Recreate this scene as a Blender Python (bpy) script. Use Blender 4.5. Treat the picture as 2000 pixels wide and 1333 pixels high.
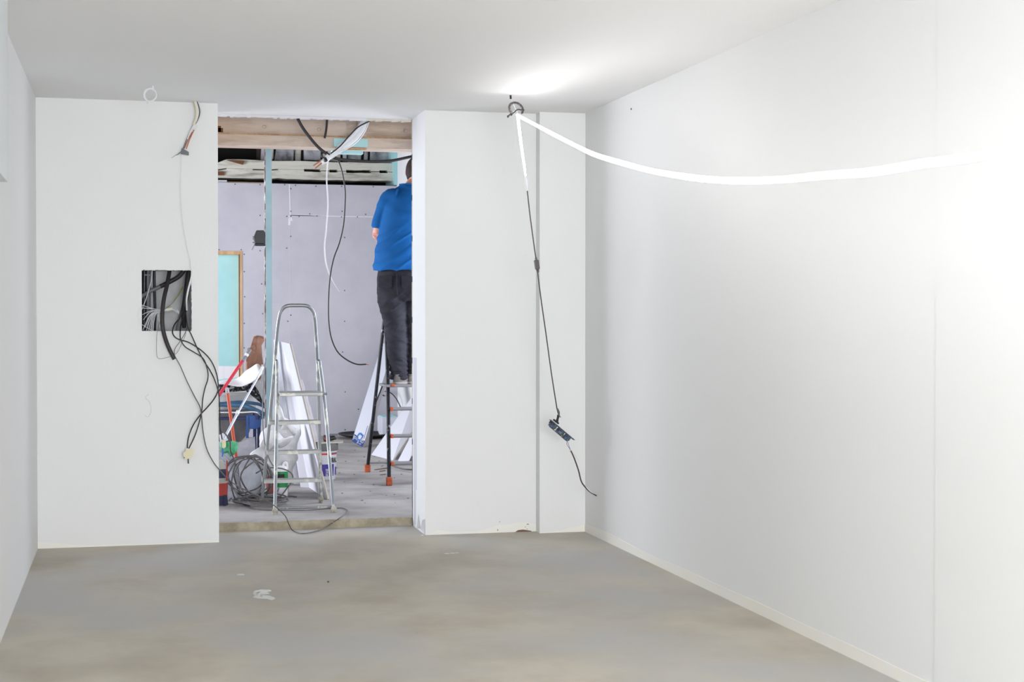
import bpy, bmesh, math, random
from mathutils import Vector, Matrix, noise

for _o in list(bpy.data.objects):
    bpy.data.objects.remove(_o)
S = bpy.context.scene
C = S.collection
V = Vector

# ---------------------------------------------------------------- camera
F_PX = 3000.0            # focal length in pixels of the 2000 px wide frame
EYE = 1.373
PIT = math.atan(50 / F_PX)
YAW = math.atan(745 * math.cos(PIT) / F_PX)
cam = bpy.data.cameras.new('camera')
cam.sensor_width = 36
cam.lens = 36 * F_PX / 2000
cam.clip_start = .05
cam.dof.use_dof = True
cam.dof.focus_distance = 10.2
cam.dof.aperture_fstop = 5.6
co = bpy.data.objects.new('camera', cam)
C.objects.link(co)
co.location = (0, 0, EYE)
co.rotation_euler = (math.pi / 2 - PIT, 0, -YAW)
S.camera = co
S.view_settings.view_transform = 'Standard'
S.view_settings.look = 'None'
S.view_settings.gamma = 1
S.view_settings.use_curve_mapping = False
S.view_settings.exposure = 0.0

# ---------------------------------------------------------------- world + daylight, with one added fill
w = bpy.data.worlds.new('world')
S.world = w
w.use_nodes = True
w.node_tree.nodes['Background'].inputs[0].default_value = (.75, .86, 1, 1)
w.node_tree.nodes['Background'].inputs[1].default_value = 1.2


def rect_light(name, loc, rot, sx, sy, power, col):
    l = bpy.data.lights.new(name, 'AREA')
    l.shape = 'RECTANGLE'
    l.size = sx
    l.size_y = sy
    l.energy = power
    l.color = col
    o = bpy.data.objects.new(name, l)
    C.objects.link(o)
    o.location = loc
    o.rotation_euler = rot
    return o


XL_ = -.535              # left wall
# daylight entering by the big window in the wall behind the camera
rect_light('daylight_rear_window', (1.15, -3.9, 1.45), (math.radians(90), 0, 0), 2.7, 2.1, 460, (.965, .985, 1))
# added lamp in a made-up left-wall window, brightening the right wall
rect_light('added_left_fill', (XL_ + .02, -.6, 1.5), (0, math.radians(-90), 0), 1.7, 2.4, 130, (.99, .99, .985))
# daylight entering by the window in the left wall of the room beyond
rect_light('daylight_side_window', (-2.92, 13.4, 1.75), (0, math.radians(-90), 0), 2.3, 3.6, 380, (.89, .92, 1))
# and by the window of its right wall near the camera side
rect_light('daylight_right_window', (3.05, 11.6, 1.7), (0, math.radians(90), 0), 1.9, 1.5, 60, (.82, .87, 1))

# ---------------------------------------------------------------- photo geometry helpers
cy_, sy_ = math.cos(YAW), math.sin(YAW)
cp_, sp_ = math.cos(PIT), math.sin(PIT)


def ray(px, py):
    x = (px - 1000) / F_PX
    y = -(py - 666.5) / F_PX
    fy = cp_ + y * sp_
    return V((x * cy_ + fy * sy_, -x * sy_ + fy * cy_, -sp_ + y * cp_))


def at(px, py, Y):
    r = ray(px, py)
    p = r * (Y / r.y)
    p.z += EYE
    return p


def atz(px, py, z):
    r = ray(px, py)
    p = r * ((z - EYE) / r.z)
    p.z += EYE
    return p


def atx(px, py, X):
    r = ray(px, py)
    p = r * (X / r.x)
    p.z += EYE
    return p


def atv(px, py, A, B):
    """point on the vertical plane through plan points A and B"""
    r = ray(px, py)
    d = V((B[0] - A[0], B[1] - A[1]))
    n = V((-d.y, d.x))
    t = (n.x * A[0] + n.y * A[1]) / (n.x * r.x + n.y * r.y)
    p = r * t
    p.z += EYE
    return p


# ---------------------------------------------------------------- materials
MATS = {}


def mat(name, col, rough=.6, metal=0, col2=None, scale=5, thr=None, bump=0, bscale=40, stretch=(1, 1, 1), emit=None, spec=.5, alpha=None, trans=0, sheen=0, detail=6, col3=None, scale3=2.0):
    m = bpy.data.materials.new(name)
    m.use_nodes = True
    nt = m.node_tree
    b = nt.nodes['Principled BSDF']
    b.inputs['Base Color'].default_value = (*col, 1)
    b.inputs['Roughness'].default_value = rough
    b.inputs['Metallic'].default_value = metal
    b.inputs['Specular IOR Level'].default_value = spec
    if alpha is not None:
        b.inputs['Alpha'].default_value = alpha
    if trans:
        b.inputs['Transmission Weight'].default_value = trans
    if emit:
        b.inputs['Emission Color'].default_value = (*emit[0], 1)
        b.inputs['Emission Strength'].default_value = emit[1]
    tc = nt.nodes.new('ShaderNodeTexCoord')
    mp = nt.nodes.new('ShaderNodeMapping')
    mp.inputs['Scale'].default_value = stretch
    nt.links.new(tc.outputs['Object'], mp.inputs['Vector'])
    last = None
    if col2:
        n = nt.nodes.new('ShaderNodeTexNoise')
        n.inputs['Scale'].default_value = scale
        n.inputs['Detail'].default_value = detail
        n.inputs['Roughness'].default_value = .6
        nt.links.new(mp.outputs[0], n.inputs['Vector'])
        r = nt.nodes.new('ShaderNodeValToRGB')
        a, c = thr or (.35, .65)
        r.color_ramp.elements[0].position = a
        r.color_ramp.elements[1].position = c
        r.color_ramp.elements[0].color = (*col, 1)
        r.color_ramp.elements[1].color = (*col2, 1)
        nt.links.new(n.outputs[0], r.inputs[0])
        last = r.outputs[0]
        if col3:
            n3 = nt.nodes.new('ShaderNodeTexNoise')
            n3.inputs['Scale'].default_value = scale3
            n3.inputs['Detail'].default_value = 8
            nt.links.new(mp.outputs[0], n3.inputs['Vector'])
            r3 = nt.nodes.new('ShaderNodeValToRGB')
            r3.color_ramp.elements[0].position = .45
            r3.color_ramp.elements[1].position = .62
            nt.links.new(n3.outputs[0], r3.inputs[0])
            mx = nt.nodes.new('ShaderNodeMix')
            mx.data_type = 'RGBA'
            nt.links.new(r3.outputs[0], mx.inputs[0])
            nt.links.new(last, mx.inputs[6])
            mx.inputs[7].default_value = (*col3, 1)
            last = mx.outputs[2]
        nt.links.new(last, b.inputs['Base Color'])
    if bump:
        n2 = nt.nodes.new('ShaderNodeTexNoise')
        n2.inputs['Scale'].default_value = bscale
        n2.inputs['Detail'].default_value = 5
        nt.links.new(mp.outputs[0], n2.inputs['Vector'])
        bm = nt.nodes.new('ShaderNodeBump')
        bm.inputs['Strength'].default_value = bump
        bm.inputs['Distance'].default_value = .01
        nt.links.new(n2.outputs[0], bm.inputs['Height'])
        nt.links.new(bm.outputs[0], b.inputs['Normal'])
    MATS[name] = m
    return m


def sr(r, g, b):
    f = lambda c: (c / 255 / 12.92) if c / 255 < .04045 else ((c / 255 + .055) / 1.055) ** 2.4
    return (f(r), f(g), f(b))


mat('paint', (.805, .81, .81), .75, bump=.06, bscale=60, spec=.2)
mat('paint_ceiling', (.87, .87, .865), .8, bump=.04, bscale=40, spec=.15)
mat('paint_bare', (.70, .66, .58), .8, col2=(.62, .58, .50), scale=9)
mat('screed', sr(194, 187, 173), .6, col2=sr(172, 164, 150), scale=1.9, thr=(.42, .68), bump=.10, bscale=25, stretch=(1, .8, 1), spec=.3, col3=sr(182, 180, 176), scale3=1.1, detail=10)
mat('slab', sr(172, 168, 165), .8, col2=sr(138, 132, 128), scale=2.4, thr=(.4, .7), bump=.25, bscale=30)
mat('slab_edge', sr(178, 168, 146), .9, col2=sr(140, 130, 112), scale=9, bump=.5, bscale=60)
mat('drywall', sr(188, 186, 192), .9, col2=sr(178, 176, 184), scale=3)
mat('filler', sr(222, 220, 224), .9)
mat('screw_dark', (.02, .025, .03), .6)
mat('teal_board', sr(158, 204, 206), .85, col2=sr(168, 212, 213), scale=3)
mat('teal_grey', sr(150, 180, 186), .85, col2=sr(164, 192, 197), scale=3)
mat('teal_light', sr(170, 214, 214), .85, col2=sr(180, 220, 220), scale=3)
mat('frayed', sr(200, 198, 196), .9, col2=sr(110, 80, 72), scale=26, thr=(.42, .50), stretch=(1, 1, .5))
mat('old_beam', sr(206, 188, 172), .85, col2=sr(140, 116, 98), scale=6, stretch=(.45, 1, 2), bump=.6, bscale=22, thr=(.5, .78), detail=14, col3=sr(190, 166, 144), scale3=1.6)
mat('raw_wood', sr(206, 172, 132), .8, col2=sr(176, 138, 98), scale=6, stretch=(3, 3, .4))
mat('limewash', sr(214, 211, 198), .95, col2=sr(130, 122, 108), scale=6, thr=(.5, .72), stretch=(.3, 1, 2.5), bump=.8, bscale=12, detail=12)
mat('limestone', sr(196, 198, 202), .95, col2=sr(66, 62, 58), scale=6, thr=(.45, .75), bump=1, bscale=14)
mat('void', (.012, .011, .01), .95)
mat('rust_wood', sr(110, 68, 40), .9)
mat('alu', sr(150, 154, 156), .42, .75, col2=sr(205, 206, 196), scale=16, thr=(.56, .62), stretch=(1, 1, .5))
mat('alu_step', sr(165, 166, 164), .5, .4, col2=sr(196, 196, 186), scale=14, thr=(.55, .63))
mat('ladder_black', sr(44, 45, 50), .35, .5, col2=sr(150, 150, 150), scale=22, thr=(.62, .68))
mat('ladder_grey', sr(140, 138, 140), .5, .3)
mat('orange', sr(205, 96, 50), .6, col2=sr(150, 70, 40), scale=30)
mat('rubber', sr(120, 112, 100), .9, col2=sr(190, 186, 172), scale=30)
mat('black_cable', sr(38, 34, 36), .5, bump=.1)
mat('grey_cable', sr(96, 92, 92), .5)
mat('brown_cable', sr(70, 58, 60), .5)
mat('coil_cable', sr(72, 69, 72), .5, col2=sr(110, 106, 106), scale=8)
mat('white_cable', sr(228, 230, 234), .45)
mat('copper', sr(190, 122, 96), .4, .5)
mat('blue_wire', sr(60, 120, 200), .5)
mat('cream', sr(226, 218, 188), .7)
mat('white_plastic', sr(232, 232, 234), .45)
mat('tub_white', sr(206, 206, 204), .6, col2=sr(186, 186, 186), scale=8)
mat('paper_white', sr(240, 240, 242), .8)
mat('board_white', sr(214, 214, 221), .8)
mat('board_edge', sr(196, 188, 172), .9)
mat('board_brown_edge', sr(120, 100, 92), .9)
mat('foam_grey', sr(190, 192, 200), .7, col2=sr(160, 162, 170), scale=9, bump=.5, bscale=12)
mat('kraft', sr(150, 110, 84), .9)
mat('coat', sr(158, 116, 96), .9, bump=.3, bscale=25)
mat('net', sr(24, 24, 26), .8, col2=sr(170, 172, 174), scale=45, thr=(.54, .6))
mat('blue_steel', sr(14, 76, 150), .45)
mat('navy_steel', sr(24, 38, 90), .5)
mat('hose', sr(52, 94, 128), .5, col2=sr(80, 124, 156), scale=14)
mat('steel_drum', sr(128, 128, 128), .5, .3, col2=sr(96, 96, 98), scale=5)
mat('chrome', sr(190, 192, 200), .25, .8)
mat('pvc_orange', sr(190, 78, 44), .5)
mat('red_pole', sr(206, 54, 76), .45, col2=sr(226, 176, 182), scale=22, thr=(.66, .7))
mat('red', sr(190, 40, 44), .5)
mat('red_dull', sr(150, 66, 66), .6)
mat('pole_white', sr(206, 210, 224), .35, .2)
mat('pole_grey', sr(130, 134, 142), .5, col2=sr(210, 210, 214), scale=20, thr=(.55, .6))
mat('green', sr(28, 140, 76), .5)
mat('green_glove', sr(30, 140, 80), .8, col2=sr(110, 190, 150), scale=14)
mat('sack_white', sr(214, 214, 214), .75, bump=.35, bscale=90)
mat('sack_inside', sr(190, 176, 162), .9)
mat('clear_film', sr(225, 218, 222), .25, alpha=.38)
mat('bag_navy', sr(40, 46, 70), .7)
mat('bag_red', sr(160, 56, 48), .7)
mat('bag_grey', sr(160, 158, 152), .8)
mat('bucket_wall', sr(196, 196, 200), .5)
mat('bucket_lid', sr(92, 92, 90), .6)
mat('purple', sr(62, 44, 140), .5)
mat('ink', sr(30, 24, 34), .6)
mat('carton_white', sr(214, 216, 226), .7)
mat('carton_side', sr(176, 172, 176), .8)
mat('logo_navy', sr(52, 72, 128), .6)
mat('logo_blue', sr(66, 118, 192), .6)
mat('tool_black', sr(34, 36, 40), .5)
mat('tool_grey', sr(100, 102, 108), .5)
mat('tub_black', sr(36, 38, 42), .5)
mat('skin', sr(214, 160, 146), .55, col2=sr(200, 140, 126), scale=6)
mat('hair', sr(42, 30, 28), .8, bump=.6, bscale=80)
mat('shirt', sr(22, 94, 160), .85, col2=sr(18, 84, 146), scale=4, spec=.2)
mat('denim', sr(52, 52, 58), .85, col2=sr(40, 40, 46), scale=7, spec=.2)
mat('shoe', sr(128, 120, 114), .8, col2=sr(92, 88, 86), scale=18)
mat('shoe_sole', sr(150, 144, 136), .8)
mat('belt', sr(24, 26, 60), .6)
mat('eye', sr(60, 50, 44), .3)
mat('led', (1, 1, 1), .5, emit=((1, .97, .98), 11))
mat('led_face', (1, 1, 1), .5, emit=((1, .98, .98), 25))
mat('led_cap', sr(226, 228, 232), .4)
mat('circuit', sr(40, 46, 56), .5, col2=sr(70, 84, 110), scale=60)
mat('frame_white', sr(225, 226, 228), .5)
mat('dark_timber', sr(60, 48, 40), .9)
mat('smear', sr(220, 222, 218), .8)
mat('duct', sr(214, 220, 222), .6)
mat('dust', sr(120, 96, 80), .9)
mat('cavity_grey', sr(205, 206, 208), .9, col2=sr(170, 172, 176), scale=8, thr=(.4, .8))
mat('conduit', sr(110, 114, 118), .5)
mat('water_grey', sr(200, 200, 210), .6)


def fold_bump(name, mats_scale, strength, dist, rot=(0, .5, .3)):
    """cloth folds: stretched noise driving a bump"""
    m = MATS[name]
    nt = m.node_tree
    b = nt.nodes['Principled BSDF']
    tc = nt.nodes.new('ShaderNodeTexCoord')
    mp = nt.nodes.new('ShaderNodeMapping')
    mp.inputs['Rotation'].default_value = rot
    mp.inputs['Scale'].default_value = mats_scale
    n = nt.nodes.new('ShaderNodeTexNoise')
    n.inputs['Scale'].default_value = 1
    n.inputs['Detail'].default_value = 3
    n.inputs['Distortion'].default_value = .6
    nt.links.new(tc.outputs['Object'], mp.inputs['Vector'])
    nt.links.new(mp.outputs[0], n.inputs['Vector'])
    bm = nt.nodes.new('ShaderNodeBump')
    bm.inputs['Strength'].default_value = strength
    bm.inputs['Distance'].default_value = dist
    nt.links.new(n.outputs[0], bm.inputs['Height'])
    nt.links.new(bm.outputs[0], b.inputs['Normal'])


fold_bump('shirt', (4, 4, 13), .3, .02, (0, -.6, 0))
fold_bump('denim', (5, 5, 22), .35, .02, (0, .2, 0))
fold_bump('coat', (22, 12, 4), .8, .02, (0, .2, 0))


# ---------------------------------------------------------------- mesh builder
class MB:
    def __init__(s):
        s.v = []
        s.f = []
        s.m = []
        s.mats = []

    def mi(s, m):
        if m not in s.mats:
            s.mats.append(m)
        return s.mats.index(m)

    def add(s, vs, fs, m):
        k = len(s.v)
        i = s.mi(m)
        s.v += [V(p) for p in vs]
        s.f += [tuple(k + a for a in f) for f in fs]
        s.m += [i] * len(fs)
        return s

    def hexa(s, p, m):
        """8 corners: 0-3 one face, 4-7 the opposite face"""
        return s.add(p, [(3, 2, 1, 0), (4, 5, 6, 7), (0, 1, 5, 4), (1, 2, 6, 5), (2, 3, 7, 6), (3, 0, 4, 7)], m)

    def box(s, a, b, m):
        x0, y0, z0 = a
        x1, y1, z1 = b
        return s.hexa([(x0, y0, z0), (x1, y0, z0), (x1, y1, z0), (x0, y1, z0), (x0, y0, z1), (x1, y0, z1), (x1, y1, z1), (x0, y1, z1)], m)

    def slab(s, q, t, m):
        """polygon q thickened by t along its normal"""
        q = [V(p) for p in q]
        n = (q[1] - q[0]).cross(q[-1] - q[0]).normalized() * t
        k = len(q)
        vs = q + [p + n for p in q]
        fs = [tuple(range(k - 1, -1, -1)), tuple(range(k, 2 * k))] + [(i, (i + 1) % k, k + (i + 1) % k, k + i) for i in range(k)]
        return s.add(vs, fs, m)

    def bar(s, a, b, wx, wz, m, up=(0, 0, 1)):
        a, b = V(a), V(b)
        d = (b - a).normalized()
        u = V(up)
        x = d.cross(u)
        if x.length < 1e-4:
            x = d.cross(V((0, 1, 0)))
        x.normalize()
        z = x.cross(d).normalized()
        x = x * wx / 2
        z = z * wz / 2
        return s.hexa([a - x - z, a + x - z, a + x + z, a - x + z, b - x - z, b + x - z, b + x + z, b - x + z], m)

    def tube(s, pts, r, m, n=8, smooth=4, flat=1.0, closed=False):
        pts = [V(p) for p in pts]
        rr = r if isinstance(r, (list, tuple)) else [r] * len(pts)
        if smooth > 1 and len(pts) > 2:
            np_, nr = [], []
            K = len(pts)
            rng = range(K if closed else K - 1)
            for i in rng:
                g = (lambda j: pts[j % K]) if closed else (lambda j: pts[max(0, min(K - 1, j))])
                p0, p1, p2, p3 = g(i - 1), g(i), g(i + 1), g(i + 2)
                for k in range(smooth):
                    t = k / smooth
                    np_.append(.5 * ((2 * p1) + (p2 - p0) * t + (2 * p0 - 5 * p1 + 4 * p2 - p3) * t * t + (3 * p1 - p0 - 3 * p2 + p3) * t ** 3))
                    nr.append(rr[i] * (1 - t) + rr[(i + 1) % K] * t)
            if not closed:
                np_.append(pts[-1])
                nr.append(rr[-1])
            pts, rr = np_, nr
        K = len(pts)
        T = []
        for i in range(K):
            a = pts[(i - 1) % K] if closed or i else pts[0]
            b = pts[(i + 1) % K] if closed or i < K - 1 else pts[-1]
            T.append((b - a).normalized())
        u = T[0].orthogonal().normalized()
        vs, fs = [], []
        for i in range(K):
            u = (u - T[i] * u.dot(T[i])).normalized()
            w_ = T[i].cross(u)
            for k in range(n):
                a = 2 * math.pi * k / n
                vs.append(pts[i] + u * math.cos(a) * rr[i] + w_ * math.sin(a) * rr[i] * flat)
        for i in range(K if closed else K - 1):
            j = (i + 1) % K
            for k in range(n):
                l = (k + 1) % n
                fs.append((i * n + k, i * n + l, j * n + l, j * n + k))
        if not closed:
            fs.append(tuple(range(n - 1, -1, -1)))
            fs.append(tuple((K - 1) * n + k for k in range(n)))
        return s.add(vs, fs, m)

    def loft(s, rings, m, n=20, pw=2.0, cap=True, jit=None):
        """rings: (centre, u vector, v vector)"""
        vs, fs = [], []
        for c, u, v in rings:
            for k in range(n):
                a = 2 * math.pi * k / n
                ca, sa = math.cos(a), math.sin(a)
                e = 2 / pw
                p = V(c) + V(u) * (math.copysign(abs(ca) ** e, ca)) + V(v) * (math.copysign(abs(sa) ** e, sa))
                if jit:
                    p = p + jit(p, (p - V(c)).normalized() if (p - V(c)).length > 1e-6 else V((0, 0, 0)))
                vs.append(p)
        for i in range(len(rings) - 1):
            for k in range(n):
                l = (k + 1) % n
                fs.append((i * n + k, i * n + l, (i + 1) * n + l, (i + 1) * n + k))
        if cap:
            fs.append(tuple(range(n - 1, -1, -1)))
            fs.append(tuple((len(rings) - 1) * n + k for k in range(n)))
        return s.add(vs, fs, m)

    def lathe(s, c, prof, m, n=32, sx=1, sy=1, cap=True):
        return s.loft([((c[0], c[1], c[2] + z), (r * sx, 0, 0), (0, r * sy, 0)) for r, z in prof], m, n, cap=cap)

    def ball(s, c, r, m, rot=None, n=14):
        rx, ry, rz = r if isinstance(r, (tuple, list)) else (r, r, r)
        R_ = rot or Matrix.Identity(3)
        rings = []
        for i in range(n + 1):
            t = -math.pi / 2 + math.pi * i / n
            q = max(math.cos(t), .02)
            rings.append((V(c) + R_ @ V((0, 0, rz * math.sin(t))), R_ @ V((rx * q, 0, 0)), R_ @ V((0, ry * q, 0))))
        return s.loft(rings, m, n * 2)

    def build(s, name, parent=None, smooth=False, bevel=0, mods=()):
        me = bpy.data.meshes.new(name)
        me.from_pydata(s.v, [], s.f)
        for x in s.mats:
            me.materials.append(MATS[x])
        for p, i in zip(me.polygons, s.m):
            p.material_index = i
            p.use_smooth = smooth
        bm = bmesh.new()
        bm.from_mesh(me)
        bmesh.ops.recalc_face_normals(bm, faces=bm.faces)
        bm.to_mesh(me)
        bm.free()
        o = bpy.data.objects.new(name, me)
        C.objects.link(o)
        if parent:
            o.parent = parent
            o.matrix_parent_inverse = Matrix.Translation(-parent.location) if parent.type == 'EMPTY' else Matrix.Identity(4)
        if bevel:
            b = o.modifiers.new('bevel', 'BEVEL')
            b.width = bevel
            b.segments = 2
            b.limit_method = 'ANGLE'
        if smooth and not mods:
            try:
                me.set_sharp_from_angle(angle=math.radians(40))
            except Exception:
                pass
        return o


def tag(o, label=None, cat=None, group=None, kind=None):
    for k, v in (('label', label), ('category', cat), ('group', group), ('kind', kind)):
        if v:
            o[k] = v
    return o


def thing(name, label, cat, loc=(0, 0, 0), group=None):
    o = bpy.data.objects.new(name, None)
    C.objects.link(o)
    o.location = loc
    o.empty_display_size = .1
    return tag(o, label, cat, group)


def text_mesh(name, txt, size, m, loc, rot, parent, sx=1.0, bold=0, wrap=None):
    """lettering as a thin mesh"""
    cu = bpy.data.curves.new(name, 'FONT')
    cu.body = txt
    cu.size = size
    cu.extrude = .0004
    cu.offset = bold
    tmp = bpy.data.objects.new('tmp_text', cu)
    C.objects.link(tmp)
    bpy.context.view_layer.update()
    me = bpy.data.meshes.new_from_object(tmp.evaluated_get(bpy.context.evaluated_depsgraph_get()))
    bpy.data.objects.remove(tmp)
    for v in me.vertices:
        v.co.x *= sx
    if wrap:
        cx, cyy, rad, a0, z0 = wrap
        for v in me.vertices:
            a = a0 + v.co.x / rad
            r_ = rad + .0008 + v.co.z
            v.co = V((cx + r_ * math.sin(a), cyy - r_ * math.cos(a), z0 + v.co.y))
    else:
        M = Matrix.Translation(V(loc)) @ (rot if isinstance(rot, Matrix) else Matrix.Identity(4))
        for v in me.vertices:
            v.co = M @ v.co
    me.materials.clear()
    me.materials.append(MATS[m])
    o = bpy.data.objects.new(name, me)
    C.objects.link(o)
    if parent:
        o.parent = parent
        o.matrix_parent_inverse = Matrix.Translation(-parent.location) if parent.type == 'EMPTY' else Matrix.Identity(4)
    return o


# ================================================================ THE ROOM
H = 2.65
XL, XR = -.535, 2.795
YW, YB = 9.42, 9.88          # the wall with the opening, front and back face
DX0, DX1 = .514, 1.782       # the opening
FZ = .055                    # level of the slab beyond
YR = -4.0                    # wall behind the camera
YF = 16.8                    # drywall of the far room
BXL, BXR = -3.0, 2.80        # far room left and right


def struct(name, mb, **k):
    return tag(mb.build(name, **k), kind='structure')


# --- front floor
fl = MB()
fl.box((XL - .1, YR - .1, -.12), (XR + .1, YB, 0), 'screed')
struct('floor', fl)
sl = MB()
random.seed(4)
# concrete slab with a slightly ragged front edge
nx = 40
top, bot = [], []
for i in range(nx + 1):
    x = DX0 - .02 + (DX1 - DX0 + .04) * i / nx
    top.append((x, 9.885 + random.uniform(-.004, .006), FZ - random.choice((0, 0, 0, .004))))
    bot.append((x, 9.872 + random.uniform(-.004, .004), -.01))
for i in range(nx):
    sl.add([bot[i], bot[i + 1], top[i + 1], top[i]], [(0, 1, 2, 3)], 'slab_edge')
    sl.add([top[i], top[i + 1], (top[i + 1][0], 10.0, FZ), (top[i][0], 10.0, FZ)], [(0, 1, 2, 3)], 'slab')
sl.box((BXL - .1, 10.0, -.12), (BXR + .4, 17.6, FZ), 'slab')
sl.box((DX0 - .02, 9.885, -.12), (DX1 + .02, 10.0, -.005), 'slab')
sl.box((BXL - .1, YB, -.12), (DX0 - .02, 10.0, FZ), 'slab')
sl.box((DX1 + .02, YB, -.12), (BXR + .4, 10.0, FZ), 'slab')
struct('floor_far', sl)

# --- ceiling of the front room, running through the opening
ce = MB()
ce.box((XL - .1, YR - .1, H), (XR + .1, YW, H + .12), 'paint_ceiling')
ce.box((XL - .1, YW, H), (XR + .1, YB + .03, H + .05), 'paint_ceiling')
struct('ceiling', ce)
# ragged plaster lip at the end of the ceiling
lip = MB()
for i in range(60):
    x = DX0 + (DX1 - DX0) * i / 60
    lip.box((x, YB + .03, H - .012 + random.uniform(-.003, .003)), (x + (DX1 - DX0) / 60, YB + .07 + random.uniform(-.006, .006), H + .02), 'filler' if i < 46 else 'paint_bare')
struct('trim_1', lip)

# --- left wall, right wall, wall behind the camera with its window
a = MB()
a.box((XL - .15, YR - .1, 0), (XL, -1.85, H), 'paint')
a.box((XL - .15, .65, 0), (XL, YB, H), 'paint')
a.box((XL - .15, -1.85, 0), (XL, .65, .62), 'paint')
a.box((XL - .15, -1.85, 2.38), (XL, .65, H), 'paint')
struct('wall_left', a)
a = MB()  # frame of the added left window, invented to carry the fill lamp
for y in (-1.85, -.63, .59):
    a.box((XL - .11, y, .62), (XL - .05, y + .06, 2.38), 'frame_white')
for z in (.62, 2.32):
    a.box((XL - .11, -1.85, z), (XL - .05, .65, z + .06), 'frame_white')
struct('window_added', a)
a = MB()
a.box((XR, YR - .1, 0), (XR + .15, YB, H), 'paint')
struct('wall_right', a)
# flatter, slightly proud plaster of the near part of the right wall
j = atx(1828, 600, XR - .003)
a = MB()
a.box((XR - .003, YR, 0), (XR, j.y, H), 'paint')
struct('wall_right_near', a)
# bare plaster along the foot of the walls
a = MB()
random.seed(8)
n = 60
for i in range(n):
    y0 = 3.2 + (YW - .09 - 3.2) * i / n
    y1 = 3.2 + (YW - .09 - 3.2) * (i + 1) / n
    h0 = .035 + .02 * noise.noise(V((y0 * 1.3, 0, 0))) + .015
    h1 = .035 + .02 * noise.noise(V((y1 * 1.3, 0, 0))) + .015
    X = XR - (.0055 if y0 < j.y else .003)
    a.add([(X, y0, 0), (X, y1, 0), (X, y1, h1), (X, y0, h0), (XR + .01, y0, 0), (XR + .01, y1, 0), (XR + .01, y1, h1), (XR + .01, y0, h0)],
          [(3, 2, 1, 0), (4, 5, 6, 7), (0, 1, 5, 4), (2, 3, 7, 6)], 'baseplaster' if 'baseplaster' in MATS else mat('baseplaster', sr(240, 237, 228), .8, col2=sr(238, 237, 232), scale=7).name)
struct('baseboard_right', a)
a = MB()
a.box((XL - .15, YR - .15, 0), (-.25, YR, H), 'paint')
a.box((2.55, YR - .15, 0), (XR + .15, YR, H), 'paint')
a.box((-.25, YR - .15, 0), (2.55, YR, .35), 'paint')
a.box((-.25, YR - .15, 2.55), (2.55, YR, H), 'paint')
struct('wall_rear', a)
wn = MB()
for x in (-.25, 1.12, 2.49):
    wn.box((x, YR - .1, .35), (x + .06, YR - .04, 2.55), 'frame_white')
for z in (.35, 2.49):
    wn.box((-.25, YR - .1, z), (2.55, YR - .04, z + .06), 'frame_white')
struct('window_1', wn)

# --- wall with the opening
hx0, hx1 = at(277, 600, YW).x, at(375, 600, YW).x
hz1, hz0 = at(325, 527, YW).z, at(325, 647, YW).z
a = MB()
Y2 = YW + .02
cav = .30                    # depth of the service cavity
a.box((XL, YW, 0), (hx0, YB, H), 'paint')
a.box((hx1, YW, 0), (DX0, YB, H), 'paint')
a.box((hx0, YW, 0), (hx1, YB, hz0), 'paint')
a.box((hx0, YW, hz1), (hx1, YB, H), 'paint')
a.box((hx0, YW + cav, hz0), (hx1, YB, hz1), 'cavity_grey')
# crumbled edge of the hole
random.seed(2)
for i in range(34):
    t = i / 34
    a.box((hx0 + (hx1 - hx0) * t, YW - .001, hz1 - random.uniform(.001, .006)), (hx0 + (hx1 - hx0) * (t + .03), YW + .012, hz1), 'filler')
    a.box((hx1 - random.uniform(.001, .005), YW - .001, hz0 + (hz1 - hz0) * t), (hx1, YW + .012, hz0 + (hz1 - hz0) * (t + .03)), 'filler')
struct('wall_back_left', a)
a = MB()
a.box((DX1, YW, 0), (XR, YB, H), 'paint')
struct('wall_back_right', a)
px_ = at(1054, 600, YW - .09)
a = MB()
a.box((px_.x, YW - .09, 0), (XR, YW, H), 'paint')
struct('column', a)
# damp plaster patches and cracks at the foot of that wall
a = MB()
def foot(mb, x0, x1, y, hs):
    k = len(hs) - 1
    for i in range(k):
        xa = x0 + (x1 - x0) * i / k
        xb = x0 + (x1 - x0) * (i + 1) / k
        mb.add([(xa, y, 0), (xb, y, 0), (xb, y, hs[i + 1]), (xa, y, hs[i])], [(0, 1, 2, 3)], 'baseplaster')
foot(a, DX1 + .02, px_.x, YW - .0015, [.005, .03, .02, .012, .015, .012, .02, .035, .05, .05, .06, .06, .045])
foot(a, px_.x, XR, YW - .0915, [.004, .008, .01, .015, .03, .035, .05])
foot(a, XL, DX0, YW - .0015, [.04, .03, .012, .01, .012, .008, .006, .012, .02, .012])
struct('baseboard_back', a)
# broken gap under the wall, dark grit
a = MB()
g0 = atz(1008, 1041, 0).x
g1 = atz(1042, 1041, 0).x
a.add([(g0, YW - .003, 0), (g1, YW - .003, 0), (g1, YW - .003, .004), ((g0 + g1) / 2, YW - .003, .014), (g0 + .02, YW - .003, .012)], [(0, 1, 2, 3, 4)], 'dust')
q = at(1031, 1025, YW)
a.box((q.x - .008, YW - .003, q.z), (q.x + .006, YW, q.z + .004), 'dust')
q = at(972, 1036, YW)
a.box((q.x - .002, YW - .003, q.z - .005), (q.x + .002, YW, q.z + .006), 'dust')
for pxx, pyy in ((1026, 1030), (1029, 1034), (976, 1020)):
    q = at(pxx, pyy, YW)
    a.box((q.x - .003, YW - .003, q.z - .001), (q.x + .003, YW, q.z + .002), 'dust')
struct('trim_2', a)
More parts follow.
